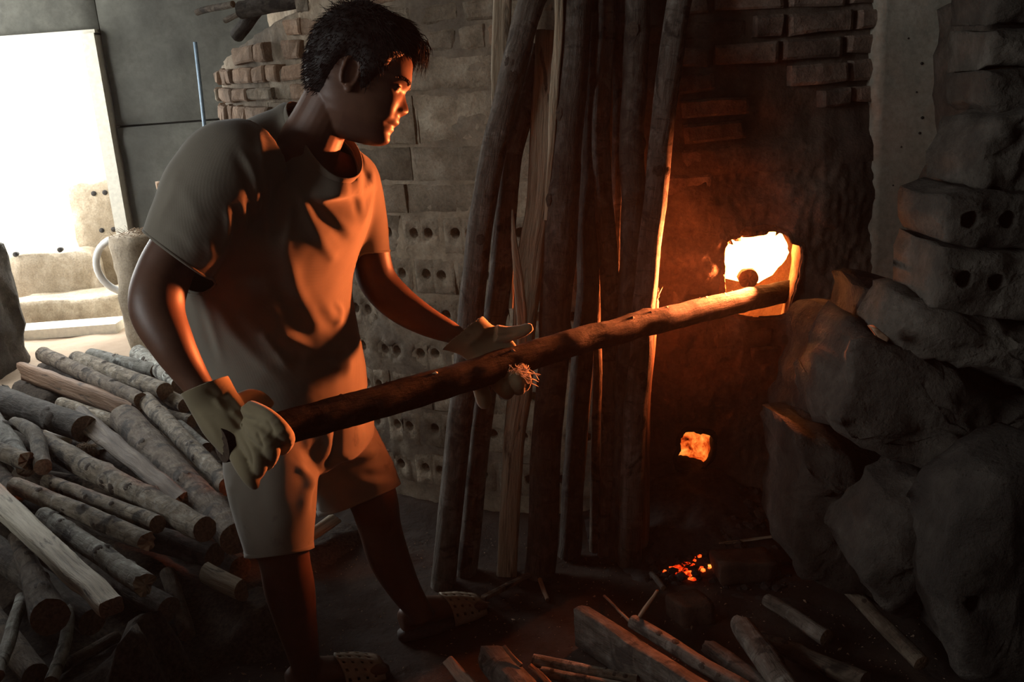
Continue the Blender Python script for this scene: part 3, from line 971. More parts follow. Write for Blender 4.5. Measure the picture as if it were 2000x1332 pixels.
wing_piece('mortar_mass', [(1690, 662), (1712, 646), (1745, 672), (1950, 745), (2100, 790), (2100, 985), (1900, 960), (1800, 930), (1640, 872), (1632, 800), (1668, 735)], 2.06, .34, 18, mat=M['shaded_rubble'], amp=.030, bulge=.06)
wing_piece('mortar_mass', [(1600, 668), (1640, 640), (1700, 640), (1700, 800), (1660, 870), (1566, 860), (1575, 770), (1596, 720)], 2.48, .30, 19, mat=M['shaded_rubble'], amp=.026, bulge=.05)
wing_piece('mortar_mass', [(1560, 858), (1640, 868), (1790, 935), (1880, 970), (1790, 1090), (1700, 1180), (1580, 1140), (1545, 1060), (1552, 940)], 2.26, .34, 20, mat=M['shaded_rubble'], amp=.030, bulge=.05)
wing_piece('mortar_mass', [(1690, 560), (1760, 560), (1860, 620), (1990, 700), (2100, 760), (2100, 1340), (1700, 1200), (1680, 800)], 2.36, .3, 21, mat=M['shaded_rubble'], amp=.02)
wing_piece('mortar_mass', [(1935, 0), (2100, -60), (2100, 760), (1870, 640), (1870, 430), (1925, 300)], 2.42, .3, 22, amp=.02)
b1 = tag(build('boulder', *stone_vf([(1700, 1060), (1745, 985), (1800, 950), (1880, 975), (1905, 1090), (1880, 1190), (1800, 1210), (1715, 1180), (1676, 1110)], 1.90, .20, 31, amp=.020, bulge=.08), M['shaded_rubble']),
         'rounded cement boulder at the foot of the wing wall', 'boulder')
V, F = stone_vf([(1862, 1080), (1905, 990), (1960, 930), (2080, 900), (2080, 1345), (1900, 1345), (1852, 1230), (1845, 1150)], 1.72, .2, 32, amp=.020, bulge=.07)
b2 = tag(build('boulder', *cut_bores(V, F, [(1895, 1170)], 1.72, .0165), M['shaded_rubble']), 'large dark boulder with one bore hole at the right frame edge', 'boulder')
o = build('bark_chip', *stone_vf([(1706, 642), (1716, 640), (1738, 660), (1733, 668), (1718, 660)], 2.0, .03, 33, n=16, amp=.003, bulge=.004), M['split_red'])
tag(o, 'small reddish bark chip caught on top of the wing wall', 'bark chip')
# loose bricks on the pit floor
for k, (poly, Y, dep, lab) in enumerate((([(1392, 1078), (1500, 1078), (1500, 1112), (1392, 1112)], 2.62, .11, 'sooty brick lying flat right of the floor embers'),
                                    ([(1312, 1158), (1380, 1152), (1384, 1186), (1314, 1190)], 2.44, .10, 'half brick on the floor below the embers'),
                                    ([(1455, 985), (1500, 980), (1520, 1020), (1460, 1024)], 2.75, .08, 'grey stone half buried in ash beside the wing wall'))):
    a = P(*poly[0], Y); b = P(*poly[1], Y); c = P(*poly[2], Y)
    zt = PZ(*[(poly[0][0] + poly[1][0]) / 2, poly[0][1]], .065)
    V, F = rough_box(zt.x, zt.y - .02, .032, (b.x - a.x), dep, .066, rot=.1 + .2 * k, jit=.006, n=5, seed=40 + k)
    tag(build('brick' if k < 2 else 'stone', V, F, M['pit_brick'] if k < 2 else M['rubble']), lab, 'brick' if k < 2 else 'stone')
# ash heap under the ash hole with embers on it
ac = PZ(1350, 1010, 0.0)
def ash(u, v):
    x, y = ac.x + u, 2.62 + v
    h = .17 * max(0, (y - 2.55) / .42) * math.exp(-(u / .24) ** 2)
    return Vector((x, y, max(.0, h) + .016 * fbm((x, y, 3), 14, 4) - .01))
V, F = grid(-.34, .30, -.25, .46, 60, 60, ash)
o = tag(build('ash_heap', V, F, M['charcoal']), 'dark ash and cinders sloping down from the ash hole', 'ash'); o['kind'] = 'stuff'
def lump(c, r, seed, sub=1):
    bm = bmesh.new(); bmesh.ops.create_icosphere(bm, subdivisions=sub, radius=1)
    V = [Vector(c) + v.co * r * (1 + .45 * nz(v.co, 1.6, seed)) * 1 for v in bm.verts]
    V = [Vector((v.x, v.y, c[2] + (v.z - c[2]) * .7)) for v in V]
    F = [tuple(x.index for x in f.verts) for f in bm.faces]; bm.free()
    return V, F
def ground(px, py, lift=0.0):
    z = 0.02
    for _ in range(4):
        p = PZ(px, py, z); z = max(.0, ash(p.x - ac.x, p.y - 2.62).z) + lift
    return PZ(px, py, z)
L = []
for k in range(80):
    t = rs.random()
    if t < .55: px, py = rs.gauss(1338, 20), rs.gauss(1112, 9)
    elif t < .8: px, py = rs.gauss(1362, 10), rs.gauss(1068, 12)
    else: px, py = rs.gauss(1376, 8), rs.gauss(1042, 8)
    L.append(lump(ground(px, py, .004), rs.uniform(.003, .010), k))
o = tag(build('embers', *merge(*L), M['ember'], smooth=False), 'scattered red glowing embers on the pit floor below the ash hole', 'embers'); o['kind'] = 'stuff'
L = []
for k in range(260):
    px, py = rs.uniform(1270, 1560), rs.uniform(930, 1150)
    L.append(lump(ground(px, py, .0), rs.uniform(.006, .018), k + 90))
o = tag(build('cinders', *merge(*L), M['charcoal'], smooth=False), 'black cinders strewn over the ash heap and pit floor', 'cinders'); o['kind'] = 'stuff'
# ------------------------------------------------------------------ logs, poles, planks
def profile(style, seed, wh=None):
    """radius factor around the section"""
    def rnd(ph, i): return 1 + .05 * nz((math.cos(ph) * 1.2, math.sin(ph) * 1.2, i * .12 + seed), 1.0)
    if style == 'round': return rnd
    a, b = wh or (1, 1)
    rot = (seed * 1.7) % .5 - .25
    def rect(ph, i):
        c, s = abs(math.cos(ph)), abs(math.sin(ph))
        r = ((c / a) ** 7 + (s / b) ** 7) ** (-1 / 7)
        return r * (1 + .06 * nz((math.cos(ph) * 2.5, math.sin(ph) * 2.5, i * .10 + seed), 1.0))
    def half(ph, i):
        s = math.sin(ph + .0)
        r = 1.0 if s > -.25 else min(1.0, .25 / max(.01, -s))
        return r * rnd(ph, i)
    def wedge(ph, i):
        q = (ph + .6) % (2 * PI / 3) - PI / 3
        r = min(1.0, .62 / math.cos(q) if math.cos(q) > .1 else 1)
        return r * (1 + .05 * nz((math.cos(ph) * 2, math.sin(ph) * 2, i * .1 + seed), 1))
    return dict(plank=rect, half=half, wedge=wedge)[style]
def wood(name, label, group, pts, r, mat, end=None, style='round', wh=None, seed=1, knots=0, n=18, cat='log', up=Vector((0, 0, 1)), splinter=0, taper=1.0, bend=.004, ends=(1, 1), krange=(0, 2 * PI), kmat=None, step=.022):
    pts = [Vector(p) for p in pts]
    Lg = sum((b - a).length for a, b in zip(pts, pts[1:]))
    m = max(7, int(Lg / step))
    path = [Vector(q) for q in smooth_path(pts, m)]
    r_ = random.Random(seed * 13 + 5)
    for i, p in enumerate(path):
        if 0 < i < m - 1:
            path[i] = p + Vector((nz((i * .16, seed, 0), 1), nz((i * .16, seed, 5), 1), nz((i * .16, seed, 9), 1))) * bend
    if hasattr(r, '__len__'): rad = list(np.interp(np.linspace(0, 1, m), np.linspace(0, 1, len(r)), r))
    else: rad = [r * (1 + (taper - 1) * i / (m - 1)) for i in range(m)]
    sh = profile(style, seed, wh)
    fr = frames(path, up)
    ks = []
    for k in range(knots):
        ks.append((r_.uniform(.08, .92) * (m - 1), r_.uniform(*krange), r_.uniform(.26, .46)))
    def disp(i, ph, L):
        d = .045 * rad[i] * nz((L * 6, math.cos(ph) * 1.6, math.sin(ph) * 1.6 + seed), 1.6) + .0012 * nz((L * 30, math.cos(ph) * 4, math.sin(ph) * 4 + seed), 1.5)
        for ki, kp_, ks_ in ks:
            dd = ((i - ki) * step * 1.0 / rad[i]) ** 2 * .8 + (((ph - kp_ + PI) % (2 * PI)) - PI) ** 2
            d += rad[i] * .20 * math.exp(-dd / .16)
        return d
    V, F, A = tube(path, rad, n, cap=False, shape=sh, up=up, disp=disp)
    if splinter:
        for e in ((0,) if splinter == 1 else (1,) if splinter == 2 else (0, 1)):
            for k in range(n):
                for q in range(3):
                    i = q if e == 0 else m - 1 - q
                    t = fr[i][0] * (-1 if e == 0 else 1)
                    d = (.55 if q == 0 else .3 if q == 1 else .1) * rad[i] * (.5 * r_.uniform(-1, 1.0) + .6 * math.sin(2 * PI * k / n * 2 + seed) * (q < 2))
                    V[i * n + k] = V[i * n + k] + t * d
    o = build(name, V, F, mat, attr=A)
    tag(o, label, cat, group)
    em = end or M['end']
    for e, on in enumerate(ends):
        if not on: continue
        i = 0 if e == 0 else m - 1
        rim = [V[i * n + k] for k in range(n)]
        c = sum(rim, Vector()) / n
        t = fr[i][0] * (-1 if e == 0 else 1)
        mid = [c.lerp(p, .5) + t * (.002 + r_.uniform(-.20, .14) * rad[i] * (1.2 if splinter else .25)) for p in rim]
        VV = rim + mid + [c + t * .002]
        FF = []
        for k in range(n):
            a, b = k, (k + 1) % n
            FF.append((a, b, n + b, n + a)); FF.append((n + a, n + b, 2 * n))
        if e == 0: FF = [tuple(reversed(f)) for f in FF]
        build('cut_end', VV, FF, em, parent=o, smooth=False)
    for ki, kp_, ks_ in ks:
        i = int(round(ki)); i = min(max(i, 1), m - 2)
        t, N, B = fr[i]
        R_ = rad[i] * (sh(kp_, i)) * 1.19
        out = (N * math.cos(kp_) + B * math.sin(kp_)); sd = t.cross(out)
        c = path[i] + out * R_
        s = rad[i] * ks_ * 1.15
        ring = [c + t * math.cos(a) * s * 1.25 + sd * math.sin(a) * s - out * s * .35 for a in [2 * PI * q / 9 for q in range(9)]]
        VV = ring + [c + out * .001]
        build('knot', VV, [(q, (q + 1) % 9, 9) for q in range(9)], kmat or M['knot'], parent=o)
    return o

# poles leaning on the kiln -------------------------------------------------------
PG = 'poles leaning against the kiln'
def pole(label, px, w, mat, Y0=2.74, Yt=2.92, style='round', knots=3, seed=1, wh=None, end=None, ytop=None, splinter=0, lift=0.0, **kw):
    """px: pixel path top -> foot; foot stands on the floor, head leans on the kiln"""
    xs = []
    yb = px[-1][1]; yt = px[0][1]
    for x, y in px:
        f = (yb - y) / (yb - yt)
        xs.append(P(x, y, Y0 + (Yt - Y0) * f))
    if lift == 0:
        a, b = xs[-2], xs[-1]
        d = (b - a).normalized()
        k = (b.z - .0) / -d.z
        if abs(k) < .4: xs[-1] = b + d * k
    rr = [q * .5 * depth(p) / FPX for q, p in zip(w, xs)] if hasattr(w, '__len__') else [w * .5 * depth(p) / FPX for p in xs]
    return wood('pole', label, PG, xs, rr, mat, style=style, knots=knots, seed=seed, wh=wh, cat='pole', end=end, splinter=splinter, up=Vector((0, -1, 0)), krange=(-1.4, 1.4), bend=.006, step=.03, **kw)
pole('dark smooth curved pole, leftmost, leaning over the split stave', [(1058, -60), (1035, 20), (985, 200), (945, 400), (925, 560), (912, 700), (890, 900), (872, 1075)], [52, 52, 50, 50, 50, 50, 48, 50], M['dark_bark'], seed=1, Y0=2.66, Yt=2.86)
pole('mottled lichen-flecked pole just right of the dark curved pole', [(1052, 90), (1020, 210), (996, 330), (982, 480), (968, 620), (940, 820), (915, 1070)], [40, 42, 46, 46, 46, 44, 44], M['pole_bark'], seed=2, Y0=2.72, Yt=2.92, knots=4)
pole('pale split stave catching daylight behind the dark curved pole', [(984, -70), (980, 60), (978, 240), (985, 420), (990, 600)], 36, M['split'], style='plank', wh=(.6, 1.0), seed=3, Y0=2.9, Yt=2.95, knots=0, lift=1)
pole('broad split stave with cracked pale grain and dark top', [(1066, 60), (1063, 200), (1052, 380), (1035, 520), (1025, 640), (1012, 780), (1000, 920), (992, 1075)], [40, 46, 46, 54, 44, 46, 40, 38], M['split'], style='plank', wh=(.62, 1.0), seed=4, Y0=2.70, Yt=2.90, knots=1)
pole('thin pale splinter strip between the broad stave and the thick pole', [(1092, -40), (1088, 90), (1080, 230), (1074, 330), (1066, 430)], [16, 18, 16, 10, 6], M['split'], style='plank', wh=(.6, 1), seed=5, Y0=2.78, Yt=2.84, knots=0, lift=1)
pole('short pale splinter sticking up left of the broad stave', [(1001, 410), (1006, 480), (1014, 560), (1020, 650), (1016, 760)], [3, 12, 20, 20, 14], M['split'], style='plank', wh=(.5, 1), seed=6, Y0=2.71, Yt=2.74, knots=0, lift=1)
pole('thickest dark pole standing right of the broad split stave', [(1128, -60), (1120, 100), (1108, 260), (1098, 420), (1088, 560), (1080, 700), (1068, 880), (1056, 1080)], [64, 62, 62, 64, 64, 60, 60, 60], M['dark_bark'], seed=7, Y0=2.68, Yt=2.88, knots=4)
pole('slender dark pole set back behind the thickest pole', [(1166, -40), (1158, 200), (1150, 450), (1142, 640), (1126, 860), (1112, 1070)], 44, M['dark_bark'], seed=8, Y0=2.78, Yt=2.95)
pole('very thin dark rod behind the slender dark pole', [(1150, 60), (1163, 480), (1166, 700), (1160, 1060)], 18, M['brown_bark'], seed=9, Y0=2.80, Yt=2.94, knots=0)
pole('grey weathered wavy pole in the middle of the gap', [(1186, -60), (1184, 60), (1172, 220), (1178, 380), (1190, 540), (1194, 700), (1190, 880), (1184, 1070)], [36, 36, 38, 38, 38, 36, 34, 34], M['pole_bark'], seed=10, Y0=2.76, Yt=2.93)
pole('dark straight pole just left of the fire-lit pole', [(1246, -60), (1242, 120), (1234, 300), (1238, 460), (1228, 640), (1220, 860), (1212, 1070)], [50, 50, 50, 50, 50, 46, 46], M['dark_bark'], seed=11, Y0=2.74, Yt=2.92)
pole('slim dark pole standing behind, next to the dark straight pole', [(1214, -60), (1210, 200), (1205, 500), (1200, 800), (1196, 1070)], 26, M['dark_bark'], seed=12, Y0=2.84, Yt=2.96, knots=1)
pole('rough speckled pole edged orange by the fire, rightmost full-length', [(1333, -60), (1318, 60), (1298, 210), (1280, 380), (1264, 540), (1250, 680), (1238, 850), (1230, 1080)], [50, 48, 46, 46, 46, 46, 46, 46], M['pole_bark'], seed=13, Y0=2.70, Yt=2.90, knots=5)
pole('short splintered fire-lit pole with frayed top behind the held log', [(1274, 585), (1266, 650), (1256, 740), (1252, 860), (1248, 1070)], [26, 32, 34, 36, 36], M['split_red'], seed=14, Y0=2.76, Yt=2.83, knots=1, splinter=1)
# frayed slivers on its top
L = []
for k in range(14):
    a = P(1270 + random.uniform(-8, 14), 606 + random.uniform(-8, 8), 2.82)
    b = P(1262 + random.uniform(0, 34), 566 + random.uniform(-14, 22), 2.81)
    L.append(tube([a, a.lerp(b, .5), b], [.004, .0032, .0004], 4)[:2])
o = build('torn_slivers', *merge(*L), M['split'])
tag(o, 'torn wood slivers glowing orange above the held log', 'splinters')
o['kind'] = 'stuff'

# the held log ------------------------------------------------------------------------
LA = P(432, 869, 1.82); LB = P(1552, 566, 3.13)
def log_at(px):
    best = min((abs(pix(LA.lerp(LB, t / 400))[0] - px), t / 400) for t in range(401))[1]
    return LA.lerp(LB, best)
mid = LA.lerp(LB, .5) + Vector((0, 0, .018))
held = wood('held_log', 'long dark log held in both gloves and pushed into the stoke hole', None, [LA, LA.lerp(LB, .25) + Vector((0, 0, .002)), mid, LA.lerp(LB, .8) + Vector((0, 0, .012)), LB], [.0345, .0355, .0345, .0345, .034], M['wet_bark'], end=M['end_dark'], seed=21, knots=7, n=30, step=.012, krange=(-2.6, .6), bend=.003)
for k in range(34):
    t = random.uniform(.08, .92); ph = random.uniform(-2.6, .5)
    ax = (LB - LA).normalized(); N = (Vector((0, 0, 1)) - ax * ax.z).normalized(); B = ax.cross(N)
    pc = Vector(smooth_path([LA, LA.lerp(LB, .25) + Vector((0, 0, .002)), mid, LA.lerp(LB, .8) + Vector((0, 0, .012)), LB], 101)[int(t * 100)])
    c = pc + (N * math.cos(ph) + B * math.sin(ph)) * float(np.interp(t, [0, .25, .5, .8, 1], [.0345, .0355, .0345, .0345, .034])) * .98
    s = random.uniform(.003, .008)
    out = (c - pc).normalized(); sd = ax.cross(out)
    V = [c + ax * s * random.uniform(.6, 1.4) * math.cos(a) + sd * s * random.uniform(.5, 1) * math.sin(a) + out * random.uniform(-.003, .002) for a in [2 * PI * q / 6 for q in range(6)]] + [c + out * .004]
    build('bark_flake', V, [(q, (q + 1) % 6, 6) for q in range(6)], M['split_grey'] if k % 3 == 0 else M['pole_bark'], parent=held, smooth=False)
# log already burning inside the hole, seen end-on
a = P(1462, 545, 3.045)
wood('burning_log', 'charred round log end burning inside the stoke hole', None, [a, a + Vector((.04, .30, .0))], .030, M['dark_bark'], seed=23, end=M['end_dark'], cat='log')

# the heap of firewood at the left ------------------------------------------------------
HG = 'firewood heap on the floor at the left'
HEAP = []
def plog(label, a, b, w, mat, za, zb, style='round', knots=2, seed=1, mid=None, name='firewood_log', group=HG, **kw):
    A_ = PZ(a[0], a[1], za); B_ = PZ(b[0], b[1], zb)
    pts = [A_, B_]
    if mid: pts = [A_] + [PZ(x, y, z) for x, y, z in mid] + [B_]
    ww = w if hasattr(w, '__len__') else (w, w)
    rr = [ww[0] * .5 * depth(A_) / FPX, ww[-1] * .5 * depth(B_) / FPX]
    rr = [rr[0] + (rr[1] - rr[0]) * i / (len(pts) - 1) for i in range(len(pts))] if len(ww) == 2 else [q * .5 * depth(p) / FPX for q, p in zip(ww, pts)]
    if group == HG: HEAP.append((A_, B_, rr[0]))
    return wood(name, label, group, pts, rr, mat, style=style, knots=knots + (knots > 1) * 2, seed=seed, krange=(-1.9, 1.9), **kw)
plog('dark straight log at the back, just behind the reddish plank', (84, 692), (276, 782), 30, M['brown_bark'], .20, .24, seed=31)
plog('reddish sawn plank with a splintered far end, near the bright floor', (44, 724), (268, 806), (34, 46), M['split_red'], .16, .18, 'plank', 0, 32, wh=(1.0, .42), splinter=1, name='firewood_plank')
plog('speckled log with sawn end lying behind the man\'s glove', (150, 702), (322, 764), 34, M['bark'], .20, .22, seed=33, knots=3)
plog('pale greenish log furthest back in the heap', (178, 694), (305, 724), 28, M['pale_bark'], .20, .20, seed=34, knots=1)
plog('frosty lichen-covered log beside the man\'s forearm', (270, 690), (352, 752), 34, M['pale_bark'], .20, .20, seed=35, knots=2)
plog('short dark stub whose end pokes out at the glove cuff', (318, 768), (362, 792), 30, M['bark'], .18, .17, seed=36, knots=0)
plog('grey log sloping from the plank end down under the glove', (284, 782), (446, 950), (34, 38), M['bark'], .22, .26, seed=37, knots=4)
plog('small log end under the glove cuff', (326, 812), (376, 822), 26, M['bark'], .15, .15, seed=38, knots=0)
plog('slim pale log tucked under the glove', (350, 832), (404, 876), 24, M['pale_bark'], .18, .18, seed=39, knots=0)
plog('thick dark log entering at the left frame edge', (-40, 768), (166, 838), 54, M['dark_bark'], .26, .28, seed=40, knots=3)
plog('dim log half hidden below the reddish plank', (120, 788), (232, 826), 26, M['bark'], .13, .14, seed=41, knots=1)
plog('long split wedge with a sharp pale edge in mid heap', (150, 812), (356, 978), (46, 38), M['split_dark'], .26, .30, 'wedge', 0, 42, name='firewood_wedge', splinter=1)
plog('fattest log of the heap, rough brown, running to the man\'s shorts', (244, 818), (462, 1052), (58, 66), M['brown_bark'], .24, .28, seed=43, knots=3, n=24)
plog('long grey log with sawn end in the centre of the heap', (84, 866), (400, 1034), (44, 50), M['bark'], .30, .32, seed=44, knots=5, n=22)
plog('knotty log second below the long grey log', (92, 940), (308, 1024), (28, 36), M['bark'], .30, .32, seed=45, knots=3)
plog('log with torn fibrous end just above the broken-ended log', (30, 948), (288, 1056), (34, 38), M['bark'], .34, .34, seed=46, knots=4, splinter=2, end=M['split_red'])
plog('banded log with a broken end above the big pale plank', (86, 1008), (284, 1142), (36, 46), M['pale_bark'], .32, .32, seed=47, knots=4, splinter=2, end=M['split'], n=22)
plog('big pale weathered beam in the lower left', (-30, 952), (218, 1186), (44, 47), M['split_grey'], .36, .38, 'plank', 1, 48, wh=(.72, 1.0), name='firewood_beam', n=28)
plog('crotch of a forked branch flaring below the pale beam', (34, 1050), (98, 1205), (34, 42, 74), M['brown_bark'], .30, .30, seed=49, knots=2, mid=[(62, 1120, .30)])
plog('thin pale prong at the bottom left frame edge', (42, 1168), (-6, 1320), (24, 28), M['pale_bark'], .28, .30, seed=50, knots=0)
plog('crooked branch with sawn end pointing down at the left', (28, 826), (84, 912), (24, 30, 34), M['bark'], .34, .34, seed=51, knots=1, mid=[(66, 846, .35)])
plog('pale flaking log at the left frame edge beside the crooked branch', (-30, 800), (52, 912), 40, M['pale_bark'], .33, .33, seed=52, knots=1)
plog('ragged stub poking in from the left frame edge', (-30, 872), (52, 900), 34, M['bark'], .36, .36, seed=53, knots=0, splinter=2)
plog('log under the crooked branch at the left edge', (-20, 905), (30, 968), 40, M['brown_bark'], .31, .31, seed=54, knots=1)
plog('wedge-split log facing the camera beside the man\'s shin', (410, 1118), (478, 1152), 46, M['split'], .13, .14, 'half', 0, 55, name='firewood_wedge')
plog('dim log pointing down below the broken-ended log', (328, 1120), (366, 1240), 32, M['brown_bark'], .12, .06, seed=56, knots=1)
plog('bent grey branch low in the bottom left shadow', (138, 1190), (100, 1332), (22, 26), M['pale_bark'], .20, .20, seed=57, knots=0, mid=[(126, 1260, .20)])
plog('dark stick slanting up in the bottom left shadow', (80, 1326), (228, 1244), 24, M['brown_bark'], .10, .06, seed=58, knots=0)
plog('short split billet behind the man\'s shins', (585, 1062), (655, 1016), 30, M['split'], .06, .06, 'wedge', 0, 59, name='firewood_wedge')
# lower layer that carries the heap; darker barks put the gaps' shade into colour
for k, (a, b, w, z) in enumerate((((120, 1000), (420, 1085), 50, .17), ((40, 930), (300, 985), 46, .19), ((-30, 1060), (180, 1215), 56, .20), ((160, 880), (400, 1000), 50, .14), ((0, 850), (200, 900), 48, .17),
                                  ((300, 860), (460, 1010), 46, .13), ((140, 790), (330, 850), 44, .08), ((-40, 1180), (70, 1320), 52, .14), ((110, 1080), (330, 1190), 50, .13), ((330, 1010), (470, 1110), 48, .10))):
    plog('shadowed %s log of the lower layer, %s' % (('thick', 'plain', 'rough', 'dark', 'brown')[k % 5], ('under the torn-ended log', 'below the crooked branch', 'beneath the forked branch', 'under the long grey log', 'under the pale flaking log',
          'below the fattest log', 'beneath the reddish plank', 'at the bottom left corner', 'under the broken-ended log', 'next to the man\'s shin')[k]), a, b, w, M['brown_bark'] if k % 2 else M['dark_bark'], z, z - .02, seed=60 + k, knots=1)
# litter of bark and chips the heap lies on
_A = np.array([a for a, b, r in HEAP]); _B = np.array([b for a, b, r in HEAP]); _r = np.array([r for a, b, r in HEAP])
def litter(x, y):
    d = _B[:, :2] - _A[:, :2]
    t = np.clip(((x - _A[:, 0]) * d[:, 0] + (y - _A[:, 1]) * d[:, 1]) / (d ** 2).sum(1), 0, 1)
    q = np.hypot(_A[:, 0] + t * d[:, 0] - x, _A[:, 1] + t * d[:, 1] - y)
    z = _A[:, 2] + t * (_B[:, 2] - _A[:, 2]) - _r * 1.02
    w_ = np.exp(-(q / .075) ** 2)
    W = w_.sum()
    h = (w_ * np.exp(-z / .035) * z).sum() / max((w_ * np.exp(-z / .035)).sum(), 1e-9)
    return Vector((x, y, max(-.02, h * min(1, W * 1.6) - .012 + .010 * fbm((x, y, 7), 22, 4))))
V, F = grid(-2.75, -.45, 1.55, 5.0, 100, 150, litter)
F = [f for f in F if max(V[i].z for i in f) > .004]
o = tag(build('bark_litter', V, F, M['litter']), 'dark litter of bark and chips under the firewood heap', 'litter'); o['kind'] = 'stuff'
# curled bark strip and fibre tuft
a = PZ(86, 846, .30); b = PZ(136, 862, .30)
V, F, A = tube([a, a.lerp(b, .5) + Vector((0, 0, -.008)), b], [.012, .016, .010], 12, shape=lambda ph, i: 1 if math.sin(ph) < .3 else .35)
tag(build('bark_strip', V, F, M['split'], attr=A), 'curled bark strip showing its pale inside below the thick dark log', 'bark strip', )
L = []
c = PZ(168, 876, .28)
for k in range(320):
    d = Vector((random.gauss(0, 1), random.gauss(0, 1), random.gauss(0, .7))).normalized()
    o_ = c + Vector((random.uniform(-.026, .026), random.uniform(-.012, .012), random.uniform(-.02, .014)))
    L.append(tube([o_, o_ + d * .010, o_ + d * random.uniform(.014, .028) + Vector((random.uniform(-.008, .008), 0, -.006))], [.0013, .0011, .0005], 3, cap=False)[:2])
o = tag(build('fibre_tuft', *merge(*L), M['chip']), 'tuft of frayed bark fibre in the middle of the heap', 'fibre'); o['kind'] = 'stuff'

# wood lying in front at the right --------------------------------------------------------
FG = 'firewood strewn over the floor in front'
def flog(label, a, b, w, mat, za=None, zb=None, **kw):
    ww = w if hasattr(w, '__len__') else (w, w)
    za = za if za is not None else ww[0] * .5 * 2.3 / FPX
    zb = zb if zb is not None else ww[-1] * .5 * 2.2 / FPX
    return plog(label, a, b, w, mat, za, zb, group=FG, **kw)
flog('big half-round log with raised rim, largest in the foreground', (1130, 1222), (1400, 1400), (84, 96), M['dark_bark'], .06, .06, style='half', knots=1, seed=71, n=26, up=Vector((0, 0, -1)))
flog('thin grey log with a knotty end beside the half-round log', (1236, 1214), (1462, 1352), (28, 34), M['pole_bark'], .10, .08, seed=72, knots=3)
flog('orange-lit stick standing on the thin grey log', (1250, 1204), (1284, 1154), (9, 6), M['split_red'], .11, .18, seed=73, knots=0, name='stick', cat='stick')
flog('fine twig left of the orange-lit stick', (1180, 1164), (1240, 1224), (5, 6), M['split_red'], .02, .09, seed=74, knots=0, name='twig', cat='twig')
flog('brown log with a torn end below the floor embers', (1384, 1264), (1500, 1350), (32, 40), M['pole_bark'], .06, .06, seed=75, knots=1, splinter=1)
flog('pale-topped log with a splintered tip, right of centre foreground', (1448, 1222), (1546, 1360), (44, 56), M['pole_bark'], .10, .08, seed=76, knots=2, splinter=1, n=22)
flog('dark log passing behind the splintered-tip log', (1484, 1248), (1690, 1332), (34, 40), M['brown_bark'], .05, .05, seed=77, knots=2)
flog('smooth log rising behind, nearest the wing wall foot', (1498, 1172), (1615, 1246), (26, 34), M['pole_bark'], .05, .05, seed=78, knots=1)
flog('long dim branch along the boulder foot', (1628, 1120), (1800, 1296), (26, 34), M['brown_bark'], .10, .06, seed=79, knots=2)
flog('upper of two grey sticks at the bottom edge', (1042, 1290), (1244, 1326), (26, 16), M['bark'], .05, .04, seed=80, knots=2)
flog('lower of two grey sticks at the bottom edge', (1058, 1312), (1230, 1344), (22, 18), M['bark'], .04, .04, seed=81, knots=2)
flog('stubby rough billet at the bottom edge left of the two grey sticks', (962, 1286), (1035, 1370), (62, 70), M['pole_bark'], .06, .06, seed=82, knots=1, splinter=1, n=22)
flog('reddish split billet at the bottom edge, leftmost in front', (876, 1292), (926, 1350), (26, 32), M['split_red'], .04, .04, style='wedge', seed=83, knots=0)
flog('flat stick on the floor beyond the sandal', (945, 1168), (1045, 1116), (16, 12), M['brown_bark'], .03, .02, seed=84, knots=0, style='plank', wh=(.5, 1), name='stick', cat='stick')
flog('thin stick lying toward the embers on the bare floor', (1052, 1122), (1070, 1172), (9, 9), M['split_red'], .012, .012, seed=85, knots=0, name='stick', cat='stick')
flog('thin pale curved branch lying across the ash', (1405, 1062), (1510, 1048), (6, 5), M['split'], .05, .06, seed=86, knots=0, name='twig', cat='twig')
flog('short charred stick beside the embers', (1272, 1120), (1296, 1150), (10, 12), M['pole_bark'], .02, .02, seed=87, knots=0, name='stick', cat='stick')
flog('orange splinter stuck on the stubby rough billet', (985, 1262), (1018, 1300), (8, 10), M['split_red'], .12, .10, seed=88, knots=0, style='wedge', name='splinter', cat='splinter')
flog('orange fire-lit sliver beside the lower grey stick', (1035, 1300), (1075, 1340), (10, 14), M['split_red'], .08, .06, seed=89, knots=0, style='wedge', name='splinter', cat='splinter')
# chips and bark crumbs all over the floor
L = []
rc = random.Random(11)
for k in range(2600):
    x = rc.uniform(-1.5, 1.0); y = rc.uniform(1.8, 3.0)
    if rc.random() < .3: x = rc.uniform(-3, -1); y = rc.uniform(3.0, 5.6)
    z = floor_z(x, y) + .002
    s = rc.uniform(.0015, .0045) * (2.0 if rc.random() < .06 else 1)
    a = rc.uniform(0, PI); ca, sa = math.cos(a), math.sin(a); e = rc.uniform(.25, .6)
    t1, t2 = rc.uniform(-.3, .5), rc.uniform(-.3, .5)
    V = [Vector((x + ca * s, y + sa * s, z + t1 * s)), Vector((x - sa * s * e, y + ca * s * e, z + .001)), Vector((x - ca * s, y - sa * s, z + t2 * s)), Vector((x + sa * s * e, y - ca * s * e, z + .002)), Vector((x, y, z + .002 + s * .3))]
    L.append((V, [(0, 1, 4), (1, 2, 4), (2, 3, 4), (3, 0, 4)]))
o = tag(build('wood_chips', *merge(*L), M['chip'], smooth=False), 'pale wood chips littering the earth floor', 'chips'); o['kind'] = 'stuff'
